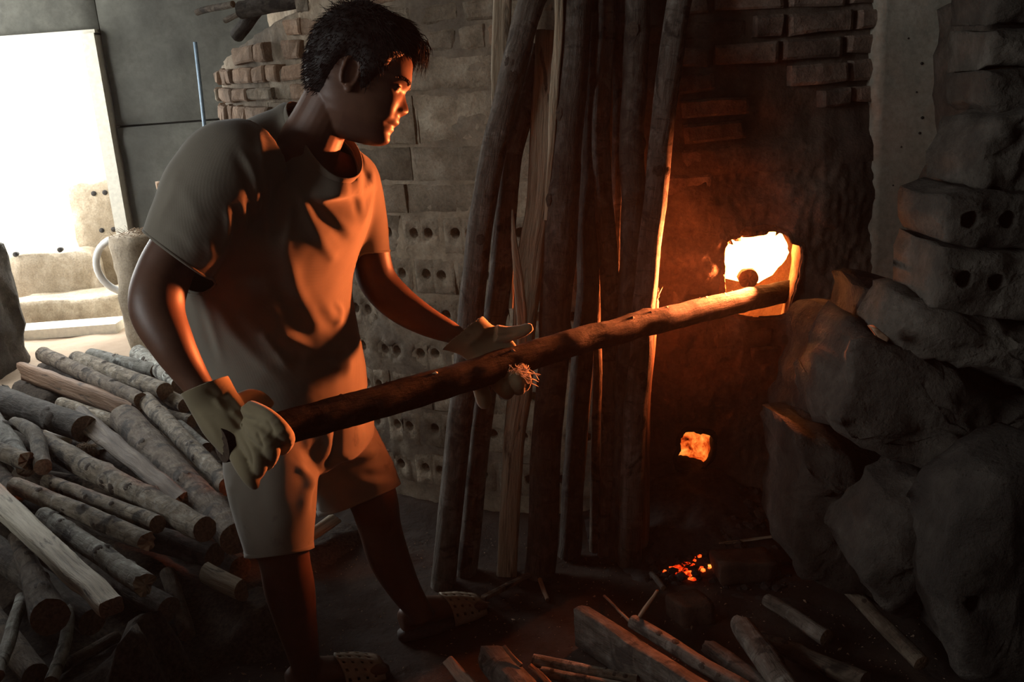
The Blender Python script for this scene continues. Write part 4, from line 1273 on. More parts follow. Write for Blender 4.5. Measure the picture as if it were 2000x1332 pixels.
# brush and sticks stacked on the kiln shoulder, upper left
for k, (a, b, w, lab) in enumerate((((385, 24), (455, 8), 12, 'light-barked stick end sticking out of the brush at the top left'), ((462, 70), (530, -20), 26, 'curved branch lying over the kiln shoulder at the top left'),
                                    ((440, 40), (520, 5), 10, 'thin twig on the kiln shoulder'), ((470, 20), (620, -10), 30, 'thick dark log across the top of the brick courses'))):
    A_ = P(*a, 3.95 - .1 * k); B_ = P(*b, 3.8 - .1 * k)
    wood('brush_stick', lab, 'sticks on the kiln shoulder', [A_, B_], w * .5 * 3.9 / FPX, M['brown_bark'] if k not in (1, 3) else M['dark_bark'], seed=95 + k, knots=0, cat='stick')
# ------------------------------------------------------------------ the man
feet_c = P(700, 1290, 2.30)
man = empty('person', (feet_c.x, feet_c.y, 0.0), 'man in grey t-shirt, pale shorts and work gloves feeding a log into the kiln', 'person')
def limb(pts, n=26, seg=22, shape=None, up=Vector((0, 0, 1))):
    """pts: (px, py, Y, radius m)"""
    q = smooth_path([(*P(x, y, Y), r) for x, y, Y, r in pts], seg)
    return tube([Vector(v[:3]) for v in q], [max(.004, v[3]) for v in q], n, shape=shape, up=up)[:2]

# ---- head: lofted sections in a frame that follows the profile seen in the photograph
HO = P(690, 150, 2.2)
k_ = depth(HO) / FPX
HF0 = IR * .94 - IU * .34
HU = (IR * .34 + IU * .94).normalized()
yaw = math.radians(6)
HF = (HF0 * math.cos(yaw) + fw * math.sin(yaw)).normalized()
HS = (fw * math.cos(yaw) - HF0 * math.sin(yaw)).normalized()      # towards his left, away from the camera
def hp(s, l, t): return HO + (HF * s + HS * l + HU * t) * k_
FRONT = [(-120, 30), (-116, 62), (-112, 82), (-107, 96), (-100, 105), (-93, 107.5), (-86, 106), (-81, 104.5), (-76, 106.5), (-71, 109), (-67, 108.5), (-64, 106.5), (-60, 111), (-54, 114.5), (-48, 112.5),
         (-42, 109.5), (-35, 108), (-23, 107), (-11, 105), (3.6, 103.5), (14, 107), (23, 110), (35, 108.5), (62, 101), (80, 90), (95, 76), (108, 58), (117, 38), (124, 6)]
BACK = [(-120, 0), (-112, -18), (-95, -36), (-80, -46), (-60, -60), (-40, -74), (-17, -84), (10, -89), (40, -89), (65, -83), (88, -70), (105, -52), (117, -32), (124, -14)]
WID = [(-120, 6), (-116, 16), (-110, 25), (-100, 32), (-90, 39), (-80, 45), (-60, 53), (-40, 58), (-17, 62), (0, 65), (20, 68), (45, 71), (65, 69), (88, 60), (105, 44), (117, 26), (124, 8)]
def g(x, s): return math.exp(-(x / s) ** 2)
def face_s(l, t):
    """forward offset at lateral l, height t"""
    d = 0.0
    nose = lerp_table([(-44, 0), (-41, 2), (-36, 9), (-30, 15), (-24, 17), (-18, 14.5), (-10, 9.5), (0, 4.0), (8, .8), (16, 0)], t)
    wn = lerp_table([(-44, 15), (-26, 11), (-12, 8), (8, 6)], t)
    d += nose * g(l, wn)
    for sgn in (-1, 1):
        d += 5.0 * g(l - sgn * 13, 6.5) * g(t + 29, 7)               # wings of the nose
        d -= 5.5 * g(l - sgn * 30, 14) * g(t - 4, 9)                # eye sockets
        d += 3.5 * g(l - sgn * 33, 18) * g(t - 21, 7)                # brow ridge
        d += 4.0 * g(l - sgn * 44, 16) * g(t + 22, 13)               # cheek bones
        d -= 3.0 * g(l - sgn * 26, 7) * g(t + 62, 14)                # mouth corners
        d -= 2.5 * g(l - sgn * 24, 5) * g(t + 38, 10)                # nasolabial fold
    lipw = g(l, 21)
    d -= 4.0 * (1 - lipw) * (g(t + 54, 6) + g(t + 70, 6)) * g(l, 40)
    d -= 1.5 * g(l, 20) * g(t + 64, 2.5)
    d += 1.5 * g(l, 15) * g(t + 95, 10)
    return d
def head_section(t, ph, grow=0.0):
    f, b, wd = lerp_table(FRONT, t), lerp_table(BACK, t), lerp_table(WID, t)
    c = b + (f - b) * lerp_table([(-120, .5), (-80, .38), (-20, .42), (40, .46), (124, .5)], t)
    cs, sn = math.cos(ph), math.sin(ph)
    e = lerp_table([(-120, 1), (-90, .95), (-40, .86), (20, .86), (80, .95), (124, 1)], t)
    x = abs(cs) ** e * (1 if cs > 0 else -1); y = abs(sn) ** e * (1 if sn > 0 else -1)
    s = c + (f - c + grow) * x if cs > 0 else c + (c - b + grow) * x
    l = (wd + grow) * y
    if cs > 0: s += face_s(l, t) * min(1, cs * 2.2)
    return s, l
NH, NT2 = 96, 120
ts_ = [-120 + 244 * (j / (NT2 - 1)) for j in range(NT2)]
V, F = [], []
for t in ts_:
    for i in range(NH):
        s, l = head_section(t, 2 * PI * i / NH)
        V.append(hp(s, l, t))
for j in range(NT2 - 1):
    for i in range(NH):
        a, b = j * NH + i, j * NH + (i + 1) % NH
        F.append((a, b, b + NH, a + NH))
F.append(tuple(reversed(range(NH)))); F.append(tuple(range((NT2 - 1) * NH, NT2 * NH)))
head = (V, F)
# ears
def ear(side):
    base = (6, side * 63, -10)
    pts = []
    for k in range(13):
        a = math.radians(-60 + 300 * k / 12)
        pts.append((base[0] - 6 + math.cos(a) * 17 * (1 if k < 9 else .8), side * (66 + 9 * max(0, -math.cos(a - .3))), base[2] + 4 + math.sin(a) * 30))
    rim = tube([hp(*p) for p in pts], [4.0 * k_] * 13, 8)[:2]
    bm = bmesh.new(); bmesh.ops.create_icosphere(bm, subdivisions=3, radius=1)
    V = [hp(base[0] - 5 + v.co.x * 17, side * (64.5 - .12 * v.co.x * 17) + v.co.y * 4.5, base[2] + 4 + v.co.z * 28) for v in bm.verts]
    F = [tuple(x.index for x in f.verts) for f in bm.faces]
    V2 = [hp(base[0] + 1 + v.co.x * 9, side * 66 + v.co.y * 5, base[2] - 26 + v.co.z * 9) for v in bm.verts]
    bm.free()
    return merge(rim, (V, F), (V2, F))
neck = limb([(585, 330, 2.2, .075), (603, 285, 2.2, .066), (625, 240, 2.2, .060), (648, 195, 2.2, .058), (668, 150, 2.2, .055)], shape=lambda ph, i: 1)
adam = limb([(668, 290, 2.16, .010), (650, 330, 2.13, .012)], n=10, seg=6)
torso = limb([(580, 850, 2.25, .10), (566, 760, 2.25, .105), (548, 650, 2.25, .105), (545, 530, 2.22, .105), (555, 430, 2.20, .10), (575, 350, 2.21, .085), (592, 300, 2.21, .065)])
shoulders = limb([(440, 360, 2.06, .05), (500, 340, 2.12, .055), (600, 340, 2.21, .06), (660, 345, 2.28, .055), (700, 365, 2.33, .048)])
armR = limb([(455, 355, 2.08, .055), (410, 380, 2.03, .058), (364, 450, 2.015, .050), (322, 530, 1.985, .054), (306, 600, 1.94, .053), (335, 670, 1.905, .043), (370, 728, 1.895, .033), (398, 768, 1.885, .026), (412, 792, 1.88, .02)], seg=40)
armL = limb([(690, 350, 2.31, .055), (708, 415, 2.34, .053), (722, 490, 2.37, .047), (738, 548, 2.37, .046), (778, 592, 2.36, .044), (830, 626, 2.345, .036), (882, 650, 2.338, .026), (905, 662, 2.34, .018)], seg=40)
legR = limb([(545, 770, 2.19, .075), (532, 900, 2.13, .072), (545, 1030, 2.06, .064), (556, 1095, 2.07, .056), (566, 1150, 2.10, .057), (580, 1220, 2.13, .047), (598, 1300, 2.15, .035), (606, 1345, 2.16, .034)], seg=40)
legL = limb([(625, 770, 2.30, .075), (675, 880, 2.33, .072), (725, 965, 2.34, .062), (742, 1030, 2.36, .054), (760, 1090, 2.38, .053), (790, 1150, 2.38, .042), (818, 1192, 2.375, .033), (826, 1212, 2.37, .033)], seg=40)
def foot(heel, toe, w):
    """heel and toe points on the sole"""
    h, t = Vector(heel), Vector(toe)
    d = (t - h).normalized(); L = (t - h).length
    pts, rr = [], []
    prof = [(-.02, .028, .7), (.08, .036, .92), (.25, .040, .98), (.42, .034, 1.0), (.6, .027, 1.1), (.78, .020, 1.25), (.92, .015, 1.25), (1.0, .010, .9)]
    q = smooth_path([(f, a, b) for f, a, b in prof], 18)
    V, F = [], []
    n = 20
    sd = Vector((-d.y, d.x, 0))
    for f, hh, ww in q:
        c = h + d * L * f
        for k in range(n):
            a = 2 * PI * k / n
            V.append(c + sd * math.cos(a) * w * ww + Vector((0, 0, hh + math.sin(a) * hh * .98)))
    m = len(q)
    for i in range(m - 1):
        for k in range(n):
            a, b = i * n + k, i * n + (k + 1) % n
            F.append((a, b, b + n, a + n))
    F.append(tuple(reversed(range(n)))); F.append(tuple(range((m - 1) * n, m * n)))
    toes = []
    for k in range(5):
        o = (k - 2) / 2
        c0 = t + sd * o * w * .95 - d * (.02 + .018 * abs(o + .6)) + Vector((0, 0, .012))
        r = .0125 if k == 0 else .009
        toes.append(tube([c0 - d * .02, c0, c0 + d * .022, c0 + d * .030], [r, r, r * .9, r * .3], 10)[:2])
    return merge((V, F), *toes)
hL = PZ(818, 1222, .025); tL = PZ(908, 1190, .025)
dL = (tL - hL).normalized()
hL = hL - dL * .045
footL = foot(hL, hL + dL * .235, .038)
hR = PZ(588, 1372, .025)
dR = Vector((.72, .30, 0)).normalized()
hR = P(606, 1345, 2.16); hR = Vector((hR.x, hR.y, .025)) - dR * .05
footR = foot(hR, hR + dR * .235, .038)
def ball(c, r, nu=20, nv=14, keep=None):
    V, F = [], []
    for j in range(nv + 1):
        v = PI * j / nv
        for i in range(nu):
            u = 2 * PI * i / nu
            V.append((math.cos(u) * math.sin(v), math.sin(u) * math.sin(v), math.cos(v)))
    for j in range(nv):
        for i in range(nu):
            f = (j * nu + i, j * nu + (i + 1) % nu, (j + 1) * nu + (i + 1) % nu, (j + 1) * nu + i)
            if keep is None or keep(sum((Vector(V[q]) for q in f), Vector()) / 4): F.append(tuple(reversed(f)))
    return [hp(c[0] + x * r, c[1] + y * r, c[2] + z * r) for x, y, z in V], F
lids = [ball((84.5, sg * 30, 5), 11.3) for sg in (-1, 1)]
Vb, Fb = remesh([head, *lids, ear(-1), ear(1), neck, torso, shoulders, armR, armL, legR, legL, footL, footR], .0027, 3, .5)
# even out the limbs and trunk, the head keeps its detail
_E = np.unique(np.sort(np.concatenate([np.array([[f[i], f[(i + 1) % len(f)]] for f in Fb]) for i in range(4)]), axis=1), axis=0)
_d = np.clip((np.linalg.norm(Vb - np.array(HO), axis=1) - .15) / .04, 0, 1)[:, None] * .5
_c = np.zeros(len(Vb)); np.add.at(_c, _E[:, 0], 1); np.add.at(_c, _E[:, 1], 1)
Vb = np.asarray(Vb, float)
for _ in range(24):
    _s = np.zeros_like(Vb)
    for q in range(3):
        _s[:, q] = np.bincount(_E[:, 0], Vb[_E[:, 1], q], len(Vb)) + np.bincount(_E[:, 1], Vb[_E[:, 0], q], len(Vb))
    Vb = Vb + _d * (_s / _c[:, None] - Vb)
# darker lips, brows, stubble: true colour of the skin there
tone = np.zeros(len(Vb), np.float32)
R_ = np.asarray(Vb, float) - np.array(HO)
S_ = R_ @ np.array(HF) / k_; L_ = R_ @ np.array(HS) / k_; T_ = R_ @ np.array(HU) / k_
near = (S_ > 60) & (np.abs(T_) < 130)
tone += near * .75 * np.exp(-(L_ / 21) ** 4) * (np.exp(-((T_ + 55) / 5.5) ** 4) + np.exp(-((T_ + 70) / 5.0) ** 4)) * (S_ > 95)
tone += .45 * (S_ > 10) * np.clip((-T_ - 72) / 15, 0, 1) * (T_ > -125)
tone += .35 * near * np.exp(-((T_ + 46) / 4) ** 2) * np.exp(-(L_ / 20) ** 2) * (S_ > 95)
body = build('body', Vb, Fb, M['skin'], parent=man)
a = body.data.attributes.new('tone', 'FLOAT', 'POINT'); a.data.foreach_set('value', np.clip(tone, 0, .9).astype(np.float32))
# eyes, lids, brows
for sgn in (-1, 1):
    ec = (84.5, sgn * 30, 5)
    alm = lambda v: v.x > .1 and -.22 * (1 - (v.y / .85) ** 2) < v.z < .29 * (1 - (v.y / .85) ** 2)
    e = build('eye', *ball(ec, 11.5, 72, 80, keep=alm), M['eye'], parent=man)
    gz = Vector((.86, .50, -.12)).normalized()
    build('iris', *ball(ec, 11.65, 72, 80, keep=lambda v: v.dot(gz) > .89 and alm(v)), M['iris'], parent=e)
    lash = [hp(ec[0] + math.cos(b_) * math.cos(a_) * 11.7, ec[1] + math.sin(a_) * 11.7 * math.cos(b_), ec[2] + math.sin(b_) * 11.7) for a_, b_ in [(u_, .30 * (1 - (u_ / .95) ** 2)) for u_ in np.linspace(-.95, .95, 15)]]
    build('eyelash', *tube(lash, [.0003] + [.0009] * 13 + [.0003], 6)[:2], M['hair'], parent=man)
    L = []
    for k in range(170):
        u = random.random()
        l = sgn * (14 + 34 * u); t = 19 + 5.5 * math.sin(u * 2.6) + random.uniform(-2.6, 2.6) - 3.5 * max(0, u - .6)
        lo = -PI / 2; ph = math.asin(max(-1, min(1, (abs(l) / lerp_table(WID, t)))) ) * (1 if l > 0 else -1)
        s, l2 = head_section(t, ph)
        p0 = hp(s + .3, l2, t); p1 = hp(s + 2.2 - u * 2.5, l2 + sgn * random.uniform(3, 8), t + random.uniform(-.5, 2.2))
        L.append(tube([p0, p1], [.0006, .0002], 3, cap=False)[:2])
    build('eyebrow', *merge(*L), M['hair'], parent=man)

# ---- hair: thick cap over the scalp plus loose strands
def hair_line(ph):
    """lowest height of the hair at section angle ph (0 front, pi back)"""
    a = abs((ph + PI) % (2 * PI) - PI)
    return lerp_table([(0, 84), (.45, 80), (.75, 62), (.95, 50), (1.12, 8), (1.28, -24), (1.40, -26), (1.50, 16), (1.74, 20), (1.92, -18), (2.12, -44), (2.5, -62), (PI, -66)], a)
def thick(ph, t):
    a = abs((ph + PI) % (2 * PI) - PI)
    top = min(1, max(0, (t - 10) / 90))
    side = lerp_table([(0, 13), (.9, 9), (1.5, 7), (2.4, 9), (PI, 10)], a)
    return side * (1 - top) + 19 * top
V, F = [], []
NHH, NTT = 110, 90
for j in range(NTT):
    t = -70 + 194 * j / (NTT - 1)
    for i in range(NHH):
        ph = 2 * PI * i / NHH
        hl = hair_line(ph)
        k = min(1, max(0, (t - hl + 5) / 36))
        h = -4 + (thick(ph, t) + 4) * k ** .55
        h += 2.2 * k * fbm((math.cos(ph) * 3, math.sin(ph) * 3, t * .03), 2.2, 3)
        s, l = head_section(t, ph, h)
        V.append(hp(s, l, t + (18 * max(0, (t - 70) / 54) if t > 70 else 0)))
for j in range(NTT - 1):
    for i in range(NHH):
        a, b = j * NHH + i, j * NHH + (i + 1) % NHH
        F.append((a, b, b + NHH, a + NHH))
F.append(tuple(range((NTT - 1) * NHH, NTT * NHH)))
parts = [(V, F)]
rh = random.Random(5)
for k in range(9500):
    ph = rh.uniform(-PI, PI); t = rh.uniform(-68, 122)
    if rh.random() < .30: ph = rh.uniform(-.9, .9); t = rh.uniform(70, 118)
    if t < hair_line(ph) + 1: continue
    h = thick(ph, t) * min(1, max(.1, (t - hair_line(ph) + 5) / 36)) ** .55
    s, l = head_section(t, ph, h * .75)
    tt = t + (18 * max(0, (t - 70) / 54))
    s0, l0 = head_section(t, ph, 0)
    nn = Vector((s - s0, l - l0, .0 if t < 60 else (t - 60) * .25)); nn = nn.normalized() if nn.length else Vector((0, 0, 1))
    top = max(0, (t - 40) / 80)
    a = abs(ph)
    flow = Vector((.75 * top + (.2 if a < 1.2 else -.1), rh.uniform(-.3, .3), -.75 + .45 * top))
    ln = (rh.uniform(9, 16) + 20 * top) * (1.15 if a < .8 else 1)
    d0 = (nn * .55 + flow * .7 + Vector((rh.gauss(0, .18), rh.gauss(0, .18), rh.gauss(0, .18)))).normalized()
    p = Vector((s, l, tt)); pts = [p]
    for q in range(3):
        d0 = (d0 + Vector((0, 0, -.22)) + Vector((rh.gauss(0, .05), rh.gauss(0, .05), 0))).normalized()
        p = p + d0 * ln / 3; pts.append(p)
    parts.append(tube([hp(*q) for q in pts], [.0008, .0007, .0005, .0001], 3, cap=False)[:2])
# loose fringe tips over the forehead
for k in range(90):
    l = rh.gauss(0, 24); s = 92 - abs(l) * .25 + rh.uniform(-8, 4); t = 112 - abs(l) * .15 + rh.uniform(-10, 6)
    e = Vector((s + rh.uniform(24, 42), l + rh.uniform(-6, 6), t + rh.uniform(-62, -8)))
    m_ = Vector((s + rh.uniform(16, 28), l, t + rh.uniform(-12, 6)))
    q = smooth_path([(s - 12, l, t + 4), tuple(m_), tuple(e)], 6)
    parts.append(tube([hp(*v) for v in q], [.0016, .0014, .0012, .0009, .0006, .0001], 3, cap=False)[:2])
build('hair', *merge(*parts), M['hair'], parent=man)

# ---- clothes
def loft(rings, n=56, sub=7):
    """rings: list of functions/points lists of n points, closed with caps, Catmull-Rom between"""
    V = []
    m = (len(rings) - 1) * sub + 1
    cols = []
    for k in range(n):
        cols.append(smooth_path([tuple(r[k]) for r in rings], m))
    for i in range(m):
        for k in range(n): V.append(Vector(cols[k][i]))
    F = []
    for i in range(m - 1):
        for k in range(n):
            a, b = i * n + k, i * n + (k + 1) % n
            F.append((a, b, b + n, a + n))
    F.append(tuple(reversed(range(n)))); F.append(tuple(range((m - 1) * n, m * n)))
    return V, F
SD = Vector((.74, .67, 0)).normalized()          # his right -> his left
FRN = Vector((.67, -.74, 0)).normalized()        # the way his chest faces
def ell(px, py, Y, a, b, tilt=0.0, n=56, p=.92, ax=None, roll=0.0):
    """ellipse ring about a body axis; tilt leans the ring forward-down, roll drops his left side"""
    c = P(px, py, Y)
    f = (FRN * math.cos(tilt) + Vector((0, 0, -1)) * math.sin(tilt))
    s = (SD * math.cos(roll) + Vector((0, 0, -1)) * math.sin(roll))
    out = []
    for k in range(n):
        t = 2 * PI * k / n
        cs, sn = math.cos(t), math.sin(t)
        out.append(c + f * (abs(cs) ** p * (1 if cs > 0 else -1)) * b + s * (abs(sn) ** p * (1 if sn > 0 else -1)) * a)
    return out
def loop4(front, far, back, nearp, n=56):
    """closed ring through four points (his front, left, back, right)"""
    f, l, b, r = [P(*q) for q in (front, far, back, nearp)]
    c = (f + l + b + r) / 4
    out = []
    for k in range(n):
        t = 2 * PI * k / n
        cs, sn = math.cos(t), math.sin(t)
        out.append(c + ((f - c) * cs if cs > 0 else (b - c) * -cs) + ((l - c) * sn if sn > 0 else (r - c) * -sn))
    return out
NECK = loop4((671, 356, 2.09), (692, 288, 2.26), (566, 203, 2.27), (592, 286, 2.145))
NCK = sum(NECK, Vector()) / 56
NNN = (NECK[0] - NECK[28]).cross(NECK[14] - NECK[42]).normalized()
if NNN.z < 0: NNN = -NNN
torso_r = [ell(566, 800, 2.25, .195, .145), ell(560, 740, 2.25, .190, .146), ell(545, 670, 2.245, .185, .15), ell(522, 590, 2.225, .195, .148), ell(530, 510, 2.205, .205, .145, .1),
           ell(552, 430, 2.185, .205, .140, .2), ell(566, 365, 2.185, .195, .128, .32), ell(590, 326, 2.19, .165, .132, .5),
           [NCK + (p - NCK) * 1.16 - NNN * .020 for p in NECK], NECK]
torso_s = loft(torso_r)
def sleeve(rows, n=40, cuff_tilt=None):
    """rows: (px,py,Y, rx, ry): rx across in picture plane, ry in depth"""
    cs_ = [P(x, y, Y) for x, y, Y, a, b in rows]
    rings = []
    for i, (x, y, Y, a, b) in enumerate(rows):
        t = (cs_[min(i + 1, len(rows) - 1)] - cs_[max(i - 1, 0)]).normalized()
        A = (fw - t * fw.dot(t)).normalized(); B = t.cross(A).normalized()
        rings.append([cs_[i] + A * math.cos(2 * PI * k / n) * b + B * math.sin(2 * PI * k / n) * a for k in range(n)])
    return loft(rings, n, 7)
slR = sleeve([(500, 310, 2.12, .085, .085), (455, 328, 2.07, .098, .095), (415, 375, 2.035, .098, .092), (378, 438, 2.01, .088, .084), (346, 502, 1.995, .078, .074), (336, 522, 1.99, .075, .072)])
slL = sleeve([(660, 335, 2.27, .07, .08), (686, 355, 2.30, .068, .082), (702, 410, 2.335, .062, .075), (714, 470, 2.36, .054, .066), (718, 496, 2.37, .051, .062), (720, 512, 2.375, .050, .060)])
slLd = None
trap = limb([(455, 306, 2.15, .055), (510, 274, 2.22, .050), (556, 250, 2.275, .044)])
Vs, Fs = remesh([torso_s, slR, slL, trap], .0052, 24, .5)
def open_cut(V, F, point, normal, radius):
    """cut a garment open: everything beyond the plane within `radius` of the point goes"""
    me = bpy.data.meshes.new('c'); me.from_pydata([tuple(v) for v in V], [], F)
    bm = bmesh.new(); bm.from_mesh(me); bpy.data.meshes.remove(me)
    pt, nr = Vector(point), Vector(normal).normalized()
    def inside(c):
        d = c - pt; a = d.dot(nr)
        return -.03 < a < .09 and (d - nr * a).length < radius
    fs = [f for f in bm.faces if inside(f.calc_center_median())]
    es = {e for f in fs for e in f.edges}; vs = {v for f in fs for v in f.verts}
    bmesh.ops.bisect_plane(bm, geom=list(vs) + list(es) + fs, plane_co=pt, plane_no=nr)
    kill = [f for f in bm.faces if inside(f.calc_center_median()) and (f.calc_center_median() - pt).dot(nr) > 1e-5]
    bmesh.ops.delete(bm, geom=kill, context='FACES')
    bm.verts.ensure_lookup_table(); bm.verts.index_update()
    Vn = np.array([v.co[:] for v in bm.verts], np.float32); Fn = [tuple(v.index for v in f.verts) for f in bm.faces]
    bm.free()
    return Vn, Fn
cR0, cR1 = P(370, 455, 2.005), P(345, 500, 1.995)
cR = P(347, 500, 1.995); nR = (IR * -.60 - IU * .80 - fw * .05)
Vs, Fs = open_cut(Vs, Fs, cR, nR, .094)
cL = P(717, 494, 2.37); nL = (IR * .06 - IU * 1.0 + fw * .1)
Vs, Fs = open_cut(Vs, Fs, cL, nL, .075)
nc = sum(NECK, Vector()) / 56
nn = (NECK[0] - NECK[28]).cross(NECK[14] - NECK[42]).normalized()
if nn.z < 0: nn = -nn
e1 = (NECK[0] - nc); e1 = (e1 - nn * e1.dot(nn)).normalized(); e2 = nn.cross(e1)
_pol = sorted((math.atan2((p - nc).dot(e2), (p - nc).dot(e1)), math.hypot((p - nc).dot(e2), (p - nc).dot(e1)), (p - nc).dot(nn)) for p in NECK)
_a = [_pol[-1][0] - 2 * PI] + [q[0] for q in _pol] + [_pol[0][0] + 2 * PI]
_r = [_pol[-1][1]] + [q[1] for q in _pol] + [_pol[0][1]]
def neck_open(V, F):
    from collections import defaultdict
    D = np.asarray(V, float) - np.array(nc)
    x, y, h = D @ np.array(e1), D @ np.array(e2), D @ np.array(nn)
    rr = np.hypot(x, y); an = np.arctan2(y, x); lim = np.interp(an, _a, _r) * .96
    keep = [f for f in F if not (np.mean(rr[list(f)] - lim[list(f)]) < 0 and -.018 < np.mean(h[list(f)]) < .11)]
    ed = defaultdict(int)
    for f in keep:
        for a, b in zip(f, f[1:] + f[:1]): ed[(min(a, b), max(a, b))] += 1
    V = np.array(V, float)
    nb = defaultdict(list)
    for (a, b), c in ed.items():
        if c == 1 and rr[a] < .24 and abs(h[a]) < .11: nb[a].append(b); nb[b].append(a)
    for i in nb:
        k = lim[i] / max(rr[i], 1e-4)
        V[i] = np.array(nc) + np.array(e1) * x[i] * k + np.array(e2) * y[i] * k + np.array(nn) * h[i]
    for _ in range(25):
        W = V.copy()
        for i, q in nb.items():
            if len(q) == 2: W[i] = .5 * V[i] + .25 * (V[q[0]] + V[q[1]])
        V = W
    used = sorted({i for f in keep for i in f}); mp = {u: k for k, u in enumerate(used)}
    return V[used].astype(np.float32), [tuple(mp[i] for i in f) for f in keep]
Vs, Fs = neck_open(Vs, Fs)
hc = P(562, 778, 2.25)
Vs, Fs = open_cut(Vs, Fs, hc, Vector((0, 0, -1)), .30)
# folds: ridges (+) and hollows (-) along lines read off the garment
def folds(V, F, lines, undul=.0, seed=0, facing=True):
    V = np.array(V, float)
    N = vnormals(V, F)
    d = V - np.array(EYE)
    dep = d @ np.array(fw)
    X = 1000 + FPX * (d @ np.array(IR)) / dep; Y = 666 - FPX * (d @ np.array(IU)) / dep
    vis = np.clip(-(N @ np.array(fw)) * 2 + .75, 0, 1)          # the side of the cloth the folds lie on
    off = np.zeros(len(V))
    for pts, amp, wd in lines:
        q = np.array(smooth_path(pts, max(8, 6 * len(pts))))
        best = np.full(len(V), 1e9); tt = np.zeros(len(V))
        for i in range(len(q) - 1):
            a, b = q[i], q[i + 1]
            ab = b - a; L2 = (ab @ ab) + 1e-9
            u = np.clip(((X - a[0]) * ab[0] + (Y - a[1]) * ab[1]) / L2, 0, 1)
            dd = np.hypot(X - a[0] - u * ab[0], Y - a[1] - u * ab[1])
            m = dd < best
            best[m] = dd[m]; tt[m] = (i + u[m]) / (len(q) - 1)
        fade = np.clip(np.minimum(tt, 1 - tt) * 4 + .15, 0, 1)
        off += amp * np.exp(-(best / wd) ** 2) * fade * vis
    if undul:
        off += np.array([undul * fbm(v, 5, 3, seed) for v in V])
    return V + N * off[:, None]
SF = [
    ([(470, 290), (496, 340), (506, 400), (500, 430)], .0075, 8), ([(458, 300), (482, 350), (490, 405), (484, 450)], -.005, 10),   # armhole seam
    ([(505, 250), (514, 320), (524, 390), (527, 440)], .007, 8), ([(516, 400), (523, 440), (525, 470)], .006, 6), ([(510, 350), (515, 420), (512, 460)], -.006, 9),
    ([(540, 335), (540, 400), (545, 470)], -.008, 14), ([(545, 290), (556, 350), (562, 420), (556, 500)], .006, 11),
    ([(568, 330), (600, 420), (640, 490), (660, 510)], .005, 12), ([(580, 330), (615, 395), (655, 450), (682, 478)], -.007, 13),
    ([(600, 350), (630, 400), (665, 440), (690, 455)], .004, 10), ([(555, 480), (580, 560), (610, 620), (630, 650)], .005, 14), ([(530, 520), (570, 610), (600, 660)], -.005, 16),
    ([(690, 310), (698, 370), (706, 440)], .005, 8), ([(679, 300), (690, 380), (700, 430)], -.004, 8), ([(737, 350), (722, 390), (706, 440)], .006, 6),
    ([(632, 590), (650, 622), (672, 636)], .006, 12), ([(655, 590), (664, 610), (652, 640)], .006, 6),
    ([(508, 650), (530, 672), (566, 720)], .009, 8), ([(520, 650), (575, 665), (612, 680), (640, 668)], .008, 10), ([(530, 668), (560, 690), (600, 700)], -.009, 12),
    ([(640, 655), (672, 690), (682, 740)], .006, 10), ([(600, 705), (640, 700), (668, 700)], -.006, 10), ([(650, 705), (662, 725)], .006, 6),
    ([(396, 545), (412, 620), (436, 710)], .006, 8), ([(408, 560), (450, 640), (500, 700), (560, 750)], .006, 12), ([(380, 560), (398, 630), (420, 700)], -.005, 9), ([(430, 570), (470, 640), (540, 710)], -.005, 14),
    ([(442, 405), (448, 440), (440, 480), (412, 525)], .008, 8), ([(474, 395), (480, 430), (474, 452)], .007, 7), ([(458, 410), (464, 450), (450, 490)], -.007, 8), ([(405, 470), (415, 500), (395, 530)], .005, 9),
    ([(345, 350), (375, 400), (390, 440)], .003, 14), ([(300, 440), (340, 460), (380, 500)], -.003, 10), ([(352, 330), (330, 390), (300, 440)], .004, 10),
]
SF = [(p_, a_ * .66, w_) for p_, a_, w_ in SF]
Vs = folds(Vs, Fs, SF, .005, 3)
shirt = build('t_shirt', Vs, Fs, M['shirt'], parent=man)
md = shirt.modifiers.new('thickness', 'SOLIDIFY'); md.thickness = .003; md.offset = -1
# ribbed collar and hem bands
def band(ring, nrm, w, th, name, lift=.0):
    n = len(ring); V, F = [], []
    c = sum(ring, Vector()) / n
    sec = [(-.5, 0), (-.45, 1), (0, 1.25), (.45, 1), (.5, 0), (.0, -.8)]
    for p in ring:
        o = (p - c); o = (o - nrm * o.dot(nrm)).normalized()
        for a, b in sec:
            V.append(p - nrm * (w * a + lift) + o * (th * b) + o * (.012 * -(a - .5) * 0))
    m = len(sec)
    for k in range(n):
        for q in range(m):
            a, b = k * m + q, k * m + (q + 1) % m
            c_, d_ = ((k + 1) % n) * m + q, ((k + 1) % n) * m + (q + 1) % m
            F.append((a, c_, d_, b))
    return build(name, V, F, M['shirt'], parent=shirt)
def boundary_loop(V, F, pt, radius):
    from collections import defaultdict
    ed = defaultdict(int)
    for f in F:
        for a, b in zip(f, f[1:] + f[:1]): ed[(min(a, b), max(a, b))] += 1
    nb = defaultdict(list)
    for (a, b), c in ed.items():
        if c == 1 and (Vector(V[a]) - Vector(pt)).length < radius: nb[a].append(b); nb[b].append(a)
    best = []
    seen = set()
    for s in nb:
        if s in seen: continue
        lp = [s]; seen.add(s); cur = s
        while True:
            nx = [q for q in nb[cur] if q not in seen]
            if not nx: break
            cur = nx[0]; seen.add(cur); lp.append(cur)
        if len(lp) > len(best): best = lp
    return [Vector(V[i]) for i in best]
rg = [nc + (p - nc) * .985 for p in NECK]
rg = resample(rg, 72)
for _ in range(2): rg = [(rg[i - 1] + rg[i] * 2 + rg[(i + 1) % 72]) / 4 for i in range(72)]
band(rg, nn, .025, .0030, 'collar', .003)
